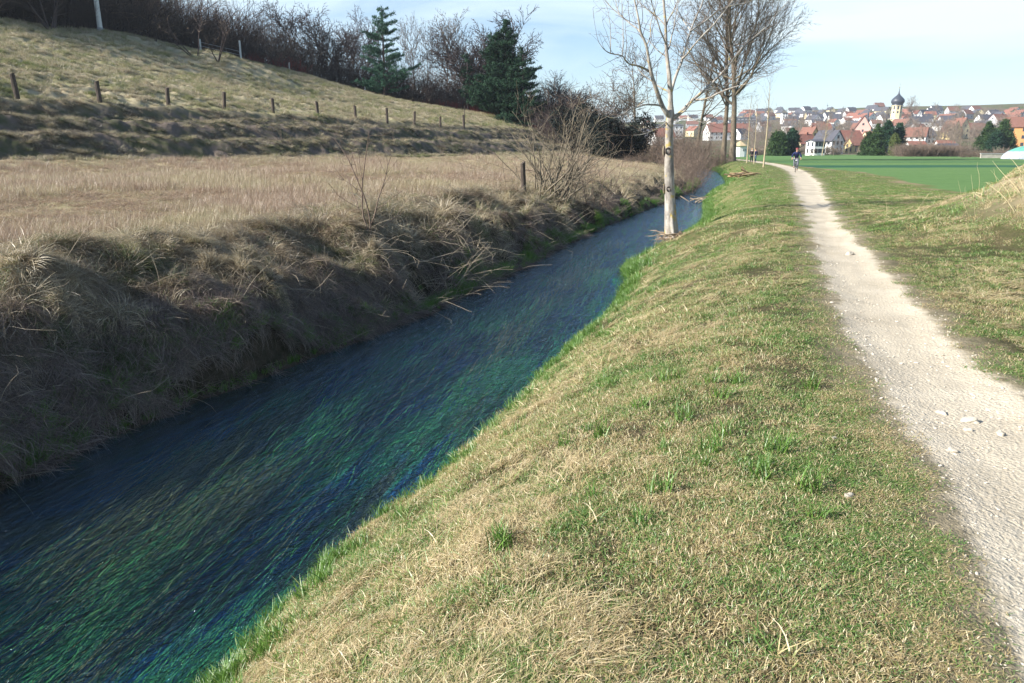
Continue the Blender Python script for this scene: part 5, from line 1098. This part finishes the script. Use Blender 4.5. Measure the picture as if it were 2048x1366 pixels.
# thin spire
TD = 409; x = XYat(1725, TD); gz = ground_z(x, TD); zb = atY(1725, 262, TD)[2] - gz; zt = atY(1725, 222, TD)[2] - gz
t = empty('church_spire', (x, TD, gz), 0, 'thin dark pointed spire beside the pink gable', 'church spire')
v, f = box(-1.5, 1.5, -1.5, 1.5, -1, zb); mobj('tower_wall', v, f, M_greyw, t); v, f = lathe([(2.0, zb - .05), (1.35, zb + 1.2), (.95, zb + 3.6), (.5, zt - 1.5), (.04, zt)], 8); mobj('spire_roof', v, f, M_dark, t); v, f = lathe([(.1, zt), (.04, zt + 2.2)], 6); mobj('finial', v, f, M_dark, t)
TD = 880; x = XYat(1643, TD); gz = ground_z(x, TD); h_ = atY(1643, 206, TD)[2] - gz; t = empty('antenna_mast', (x, TD, gz), 0, 'thin antenna mast on the ridge left of the pink gable', 'mast')
v, f = lathe([(.55, 0), (.3, h_ * .7), (.12, h_)], 6); mobj('mast_tube', v, f, M_metal, t); v, f = box(-.9, .9, -.3, .3, h_ * .72, h_ * .78); mobj('antenna', v, f, M_metal, t)
# polytunnel and low wall
x, y = XYat(2006, 128), 128; t = empty('polytunnel', (x + 11.5, y, ground_z(x, y)), R(-6), 'long polytunnel with green top and milky sides at the right end of the field', 'greenhouse')
a = np.linspace(0, np.pi, 25); pr = np.c_[np.cos(a) * 7.6, np.maximum(np.sin(a), 0) * 2.7]
def arch(i0, i1, off=0):
    V_ = []; 
    for yy in (-7, 7): V_ += [(pr[q, 0] * (1 + off), yy, pr[q, 1] * (1 + off)) for q in range(i0, i1 + 1)]
    n = i1 - i0 + 1; return np.array(V_), np.array([(q, q + 1, n + q + 1, n + q) for q in range(n - 1)])
M_milk = simple('milky_plastic_film', (.42, .46, .52), .35, .08, .8, .5); M_grn = simple('green_plastic_film', (.13, .42, .30), .4, .08, .8, .5)
v, f = arch(0, 4); mobj('side_film', v, f, M_milk, t, True); v, f = arch(20, 24); mobj('side_film', v, f, M_milk, t, True); v, f = arch(4, 20); mobj('top_film', v, f, M_grn, t, True)
for yy in (-7.02, 7.02):
    lo = [(px_, yy, min(pz_, 1.45)) for px_, pz_ in pr]; V_ = lo + [(px_, yy, 0) for px_, _ in pr]; mobj('end_film', V_, np.array([(q, q + 1, 26 + q, 25 + q) for q in range(24)]), M_milk, t)
    hi = [(px_, yy + .01, pz_) for px_, pz_ in pr if pz_ >= 1.4]; n = len(hi); mobj('end_film', hi + [(0, yy + .01, 1.45)], np.array([(q, q + 1, n) for q in range(n - 1)]), M_grn, t)
for q in range(8):
    ps = [(pr[k, 0] * 1.004, -7 + q * 2, pr[k, 1] * 1.004) for k in range(0, 25, 2)]; v, f, _, _ = sweep(ps, [.03] * len(ps), 5, q, 0, 1); mobj('hoop', v, f, M_metal, t)
x, y = XYat(1984, 150), 150; v, f = box(-2.4, 2.4, -.15, .15, -.3, .85); v2, f2 = box(-2.5, 2.5, -.25, .25, .85, .95); t = empty('garden_wall', (x, y, ground_z(x, y)), R(-4), 'low pale garden wall between the brown hedge and the green roofed tunnel', 'wall'); mobj('masonry', v, f, simple('pale_wall_stone', (.42, .38, .33), .9, .2, 2), t); mobj('coping', v2, f2, M_greyw, t)
x, y = XYat(1795, 215), 215; t = empty('grey_shed', (x, y, ground_z(x, y)), R(5), 'plain grey shed wall at the left end of the brown hedge', 'shed'); v, f = box(-3.6, 3.6, -2, 2, -.2, 2.6); mobj('wall', v, f, M_greyw, t); v, f = box(-3.8, 3.8, -2.2, 2.2, 2.6, 2.8); mobj('roof', v, f, M_dark, t)
# ---- filler houses of the village, every one placed and named
VAR = [('white', M_white, 'red', M_red), ('white', M_white, 'brown', M_brown), ('white', M_white, 'dark grey', M_dark), ('cream', M_cream, 'red', M_red), ('cream', M_cream, 'dark grey', M_dark), ('grey', M_greyw, 'brown', M_brown)]
proto = [house('house', (0, 0, -60), 0, 11 + (q % 3), 9, 4.6 + .6 * (q % 2), 3.6 + .5 * (q % 3), v_[1], v_[3], 'x', 'houses on the village hillside', (2, 1), 1) for q, v_ in enumerate(VAR)]
LM = [(1455, 'the huge trunks'), (1560, 'the tower block'), (1725, 'the thin spire'), (1782, 'the onion domed tower'), (1985, 'the big conifers')]
g = rng_(500); taken = []; spots = []
rows = [(0, 0, 42), (226, 240, 46), (236, 250, 40), (250, 264, 22), (264, 280, 10)]
for bi, (y0, y1, n) in enumerate(rows):
    c = 0; tries = 0
    while c < n and tries < 3000:
        tries += 1; px = g.uniform(1475, 2044) if g.random() > .05 else g.uniform(1285, 1440); py = g.uniform(y0, y1)
        if bi == 0: py += (1600 - px) * -.0 + (4 if px < 1500 else 0)
        if abs(px - 1780) < 12 and py > 200 and bi > 0: continue
        if bi >= 3 and px > 1480 and g.random() < .3: continue
        x, y = far_at(px, py)
        if bi == 0: y = g.uniform(855, 930); x = XYat(px, y)
        if y > 935 or y < 330: continue
        if any(abs(px - q) < w_ and y < d_ + 30 for q, w_, d_ in ((1718, 20, 400), (1780, 14, 500), (1902, 18, 410), (1634, 14, 470), (1560, 8, 700), (1824, 14, 335), (1688, 18, 300))): continue
        if any((x - a) ** 2 + (y - b) ** 2 < (13 + 2 * bi) ** 2 for a, b in taken): continue
        taken.append((x, y)); spots.append((px, bi, x, y)); c += 1
cnt = {}; info = []
for px, bi, x, y in sorted(spots):
    vi = int(g.choice(6, p=[.18, .16, .26, .10, .14, .16] if bi > 2 else [.09, .15, .38, .04, .16, .18]))
    lm = min(LM, key=lambda q: abs(q[0] - px)); side = 'left' if px < lm[0] else 'right'
    info.append([px, bi, x, y, vi, lm, side])
ORD = ['nearest', 'second', 'third', 'fourth', 'fifth', 'sixth', 'seventh', 'eighth', 'ninth', 'tenth', 'eleventh', 'twelfth', 'thirteenth', 'fourteenth', 'fifteenth', 'sixteenth', 'seventeenth', 'eighteenth', 'nineteenth', 'twentieth']
BN = ['on ridge', 'below ridge', 'upper slope', 'mid slope', 'lower slope']
from itertools import groupby
pu = set()
for key, grp in groupby(sorted(info, key=lambda i: (i[1], i[4], i[5][1], i[6], abs(i[0] - i[5][0]))), key=lambda i: (i[1], i[4], i[5][1], i[6])):
    for k, (px, bi, x, y, vi, lm, side) in enumerate(grp):
        v_ = VAR[vi]; lb = '%s house, %s roof, %s, %s %s of %s' % (v_[0], v_[2], BN[bi], ORD[k], side, lm[1])
        loc = (x, y, ground_z(x, y)); rz = g.choice([0, -80, 15, -65]) * math.pi / 180 + g.normal(0, .12); s = g.uniform(.62, .85)
        if vi not in pu: pu.add(vi); o = proto[vi]; o.location = loc; o.rotation_euler = (0, 0, rz); o['label'] = lb
        else: copy_tree(proto[vi], loc, rz, (s * (1.35 if g.random() < .2 else 1), s, s), lb)
# ---- bare trees and bushes between the houses
ft = [bare_tree(dict(P_round, L=10, r=.16, rmin=.045, lv=2, dens=[3.2, 3.4, 3], fan=.3), 510 + q, B_far, B_far, 'hazy brown leafless tree between the village houses', 'tree', (0, 0, -60), 0, 'leafless trees among the village houses', 'bare_tree') for q in range(2)]
fb = bare_tree(dict(P_shrub, L=3.2, r=.05, rmin=.035, stems=40), 512, B_far, B_far, 'brown leafless bush below the village houses', 'bush', (0, 0, -60), 0, 'brown bushes below the village', 'leafless_bush')
for q in range(215):
    px = g.uniform(1475, 2046) if q % 6 else g.uniform(1285, 1445); py = 230 + 66 * g.random() ** .8
    x, y = far_at(px, py)
    if y > 930 or abs(px - 1716) < 14 or abs(px - 1782) < 10: continue
    put(ft[q % 2], x + g.normal(0, 3), y - 6, g.uniform(0, 6), g.uniform(.6, 1.15))
for q in range(55):
    px = [g.uniform(1800, 1960), g.uniform(1580, 1700), g.uniform(1480, 1560), g.uniform(1800, 2040)][q % 4]; Yd = g.uniform(280, 430)
    put(ft[q % 2], XYat(px, Yd), Yd, g.uniform(0, 6), g.uniform(.7, 1.05))
for q in range(70):
    px = [g.uniform(1470, 1560), g.uniform(1590, 1740), g.uniform(1800, 1960), g.uniform(1795, 2046)][q % 4]; Yd = g.uniform(205, 300) if px < 1790 else g.uniform(196, 280)
    put(ft[q % 2] if q % 3 == 0 else fb, XYat(px, Yd), Yd, g.uniform(0, 6), g.uniform(.7, 1.2) * (.6 if q % 3 == 0 else 1))
hb = bare_tree(dict(P_shrub, L=3.0, r=.04, rmin=.022, stems=60), 514, B_brown, B_brown, 'reddish brown leafless bush in the long hedge at the far edge of the field', 'bush', (0, 0, -60), 0, 'hedge bushes at the far edge of the field', 'leafless_bush')
for q in range(34):
    px = 1800 + q * 4.6 if q < 26 else 1925 + (q - 26) * 12; Yd = 188 + 5 * math.sin(q * 2.1) - (q > 25) * 20; put(hb, XYat(px, Yd), Yd, g.uniform(0, 6), g.uniform(.8, 1.15) * (1 if q < 26 else .55))
bt = bare_tree(dict(P_slim, L=10.5, r=.16, rmin=.02), 516, B_young, B_far, 'pale birch like leafless tree in front of the white gabled house', 'tree', gpt(XYat(1643, 214), 214), 0, None, 'bare_tree')
tree_r = bare_tree(dict(P_round, L=17, r=.3, rmin=.05, lv=3), 517, B_far, B_far, 'hazy leafless tree on the ridge right of the church tower', 'tree', gpt(*far_at(1822, 240)[:2]), 0, None, 'bare_tree')
# ---- people
def skin(name, J, E_, mat, parent, lv=1):
    me = bpy.data.meshes.new(name); me.from_pydata([j[:3] for j in J], E_, []); o = bpy.data.objects.new(name, me); COL.objects.link(o)
    m = o.modifiers.new('s', 'SKIN'); m.use_smooth_shade = True
    for k, j in enumerate(J):
        r_ = j[3]; me.skin_vertices[0].data[k].radius = (r_, j[4] if len(j) > 4 else r_); me.skin_vertices[0].data[k].use_root = (k == 0)
    s = o.modifiers.new('b', 'SUBSURF'); s.levels = lv; s.render_levels = lv
    dg = bpy.context.evaluated_depsgraph_get(); n = bpy.data.meshes.new_from_object(o.evaluated_get(dg)); n.name = name; bpy.data.objects.remove(o)
    n.materials.clear(); n.materials.append(mat); q = bpy.data.objects.new(name, n); return link(q, parent)
M_skin = simple('skin', (.55, .33, .24), .6, .05, 5); M_navy = simple('navy_cloth', (.020, .028, .085), .9, .2, 8); M_black = simple('black_cloth', (.015, .015, .02), .9, .2, 8); M_jean = simple('blue_denim', (.11, .19, .32), .9, .2, 8); M_gj = simple('grey_trousers', (.16, .17, .20), .9, .2, 8)
M_hair = simple('brown_hair', (.08, .045, .025), .8, .3, 30); M_blond = simple('blond_hair', (.45, .30, .15), .8, .3, 30); M_redc = simple('dark_red_helmet', (.20, .03, .035), .4, .1, 5, .5); M_shoe = simple('dark_shoe', (.03, .025, .025), .6); M_scarf = simple('pale_scarf', (.6, .55, .5), .9)
def head(parent, c, yaw, hairmat, skinb=True):
    import bmesh as bm_; b = bm_.new(); bm_.ops.create_uvsphere(b, u_segments=20, v_segments=14, radius=1)
    for v_ in b.verts:
        x_, y_, z_ = v_.co; fr = max(0, -y_); k = 1 - .22 * max(0, -z_) ; X_, Y_, Z_ = x_ * .076 * k, y_ * .095, z_ * .118
        Y_ -= .020 * math.exp(-((x_ / .16) ** 2 + ((z_ + .12) / .22) ** 2)) * (fr > .3)        # nose
        Y_ += .008 * math.exp(-(((abs(x_) - .36) / .16) ** 2 + ((z_ - .08) / .12) ** 2)) * (fr > .3)   # eye sockets
        v_.co = (X_, Y_, Z_)
    for s in (-1, 1):
        e = bm_.ops.create_uvsphere(b, u_segments=8, v_segments=6, radius=.02)['verts']
        for v_ in e: v_.co = Vector((v_.co.x * .4 + s * .075, v_.co.y, v_.co.z * 1.5))
    me = bpy.data.meshes.new('head'); b.to_mesh(me); b.free(); me.materials.append(M_skin)
    for p_ in me.polygons: p_.use_smooth = True
    h = bpy.data.objects.new('head', me); h.location = c; h.rotation_euler = (R(6), 0, yaw); link(h, parent)
    for s in (-1, 1):
        v, f = lathe([(0, -.010), (.011, -.004), (.011, .004), (0, .010)], 8); o = mobj('eye', v, f, M_black, h, True, None, (s * .028, -.083, .010))
    v, f = box(-.024, .024, -.090, -.080, -.052, -.046); mobj('mouth', v, f, simple('lips', (.35, .12, .10), .6), h)
    v, f = lathe([(.0, .128), (.05, .121), (.082, .09), (.097, .04), (.095, -.01), (.088, -.05), (.07, -.055)], 20); v[:, 1] = v[:, 1] * 1.1 + .018; v[:, 2] += np.where(v[:, 1] < -.03, .055, 0) * (v[:, 2] < .09); mobj('hair', v, f, hairmat, h, True); return h
def hand(J, E_, wi, d, s):
    """five short finger chains from the wrist joint wi; d = direction of the hand"""
    w_ = np.array(J[wi][:3]); d = np.array(d) / np.linalg.norm(d); sd = np.cross(d, (0, 1, 0)); sd = sd / (np.linalg.norm(sd) + 1e-9)
    J.append((*(w_ + d * .05), .026, .014)); pi_ = len(J) - 1; E_.append((wi, pi_))
    for k, (o_, ln) in enumerate(((-.027, .055), (-.009, .075), (.009, .08), (.026, .072), (.04, .05))):
        st = w_ + d * (.085 if k else .05) + sd * o_ * s; J.append((*st, .009)); J.append((*(st + d * ln * .55 + np.array([0, -.01, 0])), .0085)); J.append((*(st + d * ln + np.array([0, -.025, 0])), .007)); n = len(J); E_ += [(pi_, n - 3), (n - 3, n - 2), (n - 2, n - 1)]
def walker(name_loc, rz, jm, tm, hm, label, step, scarf=None):
    t = empty('person', name_loc, rz, label, 'person', None); a = step
    J = [(0, 0, .95, .13, .10), (0, 0, 1.12, .125, .09), (0, -.01, 1.30, .15, .10), (0, 0, 1.44, .11, .08), (0, 0, 1.52, .05), (0, -.01, 1.58, .045)]; E_ = [(0, 1), (1, 2), (2, 3), (3, 4), (4, 5)]
    for s in (-1, 1):
        f = a * s; n = len(J); J += [(s * .09, f * -.02, .90, .085), (s * .10, -f * .5 - .02, .50, .058), (s * .10, -f * .9 + .03, .09, .04), (s * .11, -f * .9 - .10, .04, .035)]; E_ += [(0, n), (n, n + 1), (n + 1, n + 2), (n + 2, n + 3)]
        n = len(J); J += [(s * .19, 0, 1.42, .055), (s * .25, f * .3 + .03, 1.15, .042), (s * .25, f * .6 - .06, .92, .030)]; E_ += [(3, n), (n, n + 1), (n + 1, n + 2)]; hand(J, E_, n + 2, (0, -.15, -1), s)
    skin('body', J, E_, M_skin, t)
    K = [(0, 0, .86, .155, .12), (0, 0, 1.08, .15, .115), (0, -.01, 1.28, .175, .125), (0, 0, 1.43, .13, .10), (0, 0, 1.49, .07)]; E2 = [(0, 1), (1, 2), (2, 3), (3, 4)]
    for s in (-1, 1):
        f = a * s; n = len(K); K += [(s * .20, 0, 1.41, .075), (s * .26, f * .3 + .03, 1.15, .062), (s * .255, f * .57 - .05, .95, .048)]; E2 += [(3, n), (n, n + 1), (n + 1, n + 2)]
    skin('jacket', K, E2, jm, t)
    K = [(0, 0, .93, .14, .11)]; E2 = []
    for s in (-1, 1):
        f = a * s; n = len(K); K += [(s * .09, f * -.02, .86, .10), (s * .10, -f * .5 - .02, .50, .074), (s * .10, -f * .9 + .03, .12, .058)]; E2 += [(0, n), (n, n + 1), (n + 1, n + 2)]
    skin('trousers', K, E2, tm, t)
    for s in (-1, 1):
        f = a * s; skin('shoe', [(s * .105, -f * .9 + .04, .06, .05), (s * .11, -f * .9 - .06, .045, .048), (s * .112, -f * .9 - .16, .035, .036)], [(0, 1), (1, 2)], M_shoe, t)
    head(t, (0, -.02, 1.66), 0, hm)
    if scarf: v, f, _, _ = sweep([(math.cos(q) * .075, math.sin(q) * .075 - .005, 1.52 + .012 * math.sin(q)) for q in np.linspace(0, 6.283, 17)], [.036] * 17, 8, 3, .1, 1); mobj('scarf', v, f, scarf, t, True)
    return t
walker(gpt(XYat(1503, 93), 93), R(-16), M_black, M_black, M_blond, 'person in long black coat and pale scarf, left of two walkers on the path', .22, M_scarf)
walker(gpt(XYat(1509.5, 93.5), 93.5), R(-18), M_navy, M_jean, M_hair, 'person in navy jacket and blue jeans, right of two walkers on the path', .26)
# bicycle and rider, coming towards the viewer
cx_, cy_ = XYat(1592.5, 56.0), 56.0; bl = gpt(cx_, cy_); RZ = R(-21 - 90 + 90)
bk = empty('bicycle', bl, RZ, 'bicycle with upright handlebar ridden towards the viewer on the path', 'bicycle')
M_tyre = simple('tyre_rubber', (.02, .02, .02), .8); M_bf = simple('dark_bicycle_paint', (.03, .04, .06), .35, .05, 3, .5)
def wheel(yc):
    w_ = mobj('wheel', *join([lathe([(.02, -.05), (.03, -.05), (.03, .05), (.02, .05)], 12)]), M_metal, bk, True, None, (0, yc, .35)); w_.rotation_euler = (0, R(90), 0)
    for nm, rr, r_, mt in (('tyre', .335, .023, M_tyre), ('rim', .305, .011, M_metal)):
        ps = [(math.cos(q) * rr, math.sin(q) * rr, 0) for q in np.linspace(0, 2 * np.pi, 41)]; v, f, _, _ = sweep(ps, [r_] * 41, 8, 1, 0, 1); mobj(nm, v, f, mt, w_, True)
    v, f = tubes([(0, 0, .03 * (-1) ** k, math.cos(k * .349) * .305, math.sin(k * .349) * .305, 0, .0018, .0018) for k in range(18)], 3); mobj('spokes', v, f, M_metal, w_)
wheel(-.54); wheel(.52)
T = lambda a, b, r_: (*a, *b, r_, r_)
v, f = tubes([T((0, .10, .30), (0, -.36, .78), .02), T((0, .10, .30), (0, .24, .86), .018), T((0, .22, .80), (0, -.38, .86), .018), T((0, -.36, .75), (0, -.40, .92), .02), T((.05, .52, .35), (.03, .10, .30), .011), T((-.05, .52, .35), (-.03, .10, .30), .011), T((.05, .52, .35), (.02, .22, .76), .009), T((-.05, .52, .35), (-.02, .22, .76), .009)], 8); mobj('frame', v, f, M_bf, bk, True)
v, f = tubes([T((.05, -.54, .35), (.05, -.41, .74), .012), T((-.05, -.54, .35), (-.05, -.41, .74), .012), T((-.05, -.41, .74), (.05, -.41, .74), .014)], 8); mobj('fork', v, f, M_bf, bk, True)
v, f, _, _ = sweep([(-.33, -.24, 1.02), (-.26, -.30, 1.03), (-.12, -.40, 1.0), (0, -.42, .97), (.12, -.40, 1.0), (.26, -.30, 1.03), (.33, -.24, 1.02)], [.014] * 7, 8, 1, 0, 3); mobj('handlebar', v, f, M_metal, bk, True)
v, f = lathe([(.0, -.02), (.045, -.02), (.05, .02), (0, .045)], 12); o = mobj('headlight', v, f, simple('lamp_glass', (.8, .8, .78), .2), bk, True, None, (0, -.48, .88)); o.rotation_euler = (R(90), 0, 0)
skin('saddle', [(0, .38, .93, .09, .03), (0, .28, .94, .07, .03), (0, .12, .93, .03, .02)], [(0, 1), (1, 2)], M_tyre, bk)
v, f = tubes([T((-.02, .10, .30), (-.12, .10, .30), .01), T((.09, .10, .42), (.09, .10, .18), .008), T((-.09, .10, .18), (-.09, .10, .42), .008)], 6); mobj('crank', v, f, M_metal, bk)
v, f, _, _ = sweep([(0, -.54 + .37 * math.cos(q), .35 + .37 * math.sin(q)) for q in np.linspace(.1, 2.4, 12)], [.022] * 12, 6, 1, 0, 1); mobj('mudguard', v, f, M_metal, bk, True)
rd = empty('person', bl, RZ, 'cyclist in navy jacket and dark red helmet riding towards the viewer', 'person')
J = [(0, .26, 1.00, .13, .11), (0, .17, 1.16, .13, .10), (0, .02, 1.34, .15, .10), (0, -.06, 1.45, .11, .08), (0, -.11, 1.53, .05), (0, -.14, 1.58, .045)]; E_ = [(0, 1), (1, 2), (2, 3), (3, 4), (4, 5)]
kn = {-1: ((-.13, -.12, .84), (-.12, .02, .40)), 1: ((.13, -.06, .70), (.12, .10, .22))}
for s in (-1, 1):
    k_, a_ = kn[s]; n = len(J); J += [(s * .09, .22, .96, .09), (*k_, .06), (*a_, .042), (a_[0], a_[1] - .15, a_[2] - .05, .035)]; E_ += [(0, n), (n, n + 1), (n + 1, n + 2), (n + 2, n + 3)]
    n = len(J); J += [(s * .19, -.04, 1.42, .055), (s * .31, -.06, 1.19, .044), (s * .30, -.22, 1.06, .030)]; E_ += [(3, n), (n, n + 1), (n + 1, n + 2)]; hand(J, E_, n + 2, (0, -.45, -.6), s)
skin('body', J, E_, M_skin, rd)
K = [(0, .26, .98, .155, .13), (0, .17, 1.14, .155, .12), (0, .02, 1.33, .18, .125), (0, -.06, 1.44, .13, .10), (0, -.10, 1.50, .07)]; E2 = [(0, 1), (1, 2), (2, 3), (3, 4)]
for s in (-1, 1): n = len(K); K += [(s * .20, -.04, 1.41, .08), (s * .32, -.06, 1.19, .066), (s * .305, -.20, 1.07, .046)]; E2 += [(3, n), (n, n + 1), (n + 1, n + 2)]
skin('jacket', K, E2, M_navy, rd)
K = [(0, .26, .97, .14, .12)]; E2 = []
for s in (-1, 1): k_, a_ = kn[s]; n = len(K); K += [(s * .09, .20, .95, .11), (*k_, .08), (*a_, .056)]; E2 += [(0, n), (n, n + 1), (n + 1, n + 2)]
skin('trousers', K, E2, M_gj, rd)
for s in (-1, 1): a_ = kn[s][1]; skin('shoe', [(a_[0], a_[1] + .02, a_[2] - .04, .05), (a_[0], a_[1] - .08, a_[2] - .06, .046), (a_[0], a_[1] - .19, a_[2] - .07, .034)], [(0, 1), (1, 2)], M_shoe, rd)
h = head(rd, (0, -.19, 1.65), 0, M_hair)
v, f = lathe([(0, .155), (.06, .148), (.10, .11), (.118, .06), (.12, .03), (.105, .03)], 20); v[:, 1] = v[:, 1] * 1.2 + .01; mobj('helmet', v, f, M_redc, rd, True, None, (0, -.18, 1.65))
# ---- loose dead stems leaning out of the left bank, and green weed tufts on the turf
def dead_stems():
    g = rng_(600); S = []
    spots_ = [(XYat(870, 13.8), 13.8, 60, .5), (XYat(905, 14.6), 14.6, 60, .5), (XYat(960, 15.2), 15.2, 70, .6), (XYat(800, 13), 13, 30, .8), (XYat(1080, 22), 22, 90, 1.4), (XYat(1180, 28), 28, 120, 2.2)]
    P_ = []
    for x, y, n, sp in spots_:
        P_ += [(x + g.normal(0, sp), y + g.normal(0, sp), g.uniform(.5, 1.5)) for _ in range(n)]
    for _ in range(600):
        y = 5 + 40 * g.random() ** 1.3; xl = np.interp(y, EL[:, 1], EL[:, 0]); P_.append((xl - g.uniform(.05, 1.7), y, g.uniform(.2, .75)))
    P_ = np.array(P_); f = fields(P_[:, 0], P_[:, 1]); ok = (f['dL'] > .05) & (f['dL'] < 2.4)
    for (x, y, L_), z in zip(P_[ok], f['z'][ok]):
        d = np.array([.5 + g.normal(0, .6), -.25 + g.normal(0, .6), g.uniform(-.25, 1.0)]); d /= np.linalg.norm(d); r_ = .0022 * (1 + y / 16); p0 = np.array([x, y, z - .02]); ns = 5
        for k in range(ns):
            p1 = p0 + d * L_ / ns; S.append((*p0, *p1, r_ * (1 - k * .13), r_ * (1 - (k + 1) * .13))); p0 = p1; d = d + g.normal(0, .10, 3) + np.array([0, 0, -.08]); d /= np.linalg.norm(d)
            if k > 1 and g.random() < .3: q = d + g.normal(0, .6, 3); q /= np.linalg.norm(q); S.append((*p0, *(p0 + q * .16 * L_), r_ * .5, r_ * .3))
    V_, F_ = tubes(np.array(S), 3); o = mobj('dead_stems', V_, F_, simple('bleached_stems', (.36, .30, .22), .9, .35, 3)); tag(o, 'long bleached dead stalks leaning out of the left bank', 'dead stalks', kind='stuff')
dead_stems()
def mound_stalks():
    g = rng_(610); n = 260; x = 10.0 + g.normal(0, .8, n); y = 11.6 + g.normal(0, 1.3, n); f = fields(x, y); S = []
    for q in range(n):
        if f['dF'][q] < -2.5: continue
        d = np.array([g.normal(-.25, .35), g.normal(0, .35), 1.0]); d /= np.linalg.norm(d); p0 = np.array([x[q], y[q], f['z'][q]]); L_ = g.uniform(.3, .85)
        for k in range(4): p1 = p0 + d * L_ / 4; S.append((*p0, *p1, .004 - k * .0007, .0033 - k * .0007)); p0 = p1; d = d + g.normal(0, .09, 3); d[2] -= .08
    V_, F_ = tubes(np.array(S), 3); o = mobj('mound_stalks', V_, F_, simple('straw_stalks', (.60, .50, .30), .9, .25, 3)); tag(o, 'pale dry stalks sticking out of the grassy mound on the right', 'dry stalks', kind='stuff')
mound_stalks()
# prototypes that found no place in the picture are removed
for o in [o for o in COL.objects if o.parent is None and o.location.z < -40]:
    for c in list(o.children_recursive): bpy.data.objects.remove(c)
    bpy.data.objects.remove(o)

# ---- air: even thin haze round the whole scene
_hz = NM('thin_haze'); vp = _hz.n('VolumePrincipled'); vp.inputs['Color'].default_value = (.80, .90, 1, 1); vp.inputs['Density'].default_value = .00020; vp.inputs['Anisotropy'].default_value = .2
_hz.L(vp.outputs[0], _hz.out.inputs['Volume'])
v, f = box(-2700, 2700, -2700, 2700, -140, 140); hz = mobj('haze', v, f, _hz.m); hz['kind'] = 'stuff'; hz['label'] = 'thin pale blue haze in the air over the village and fields'
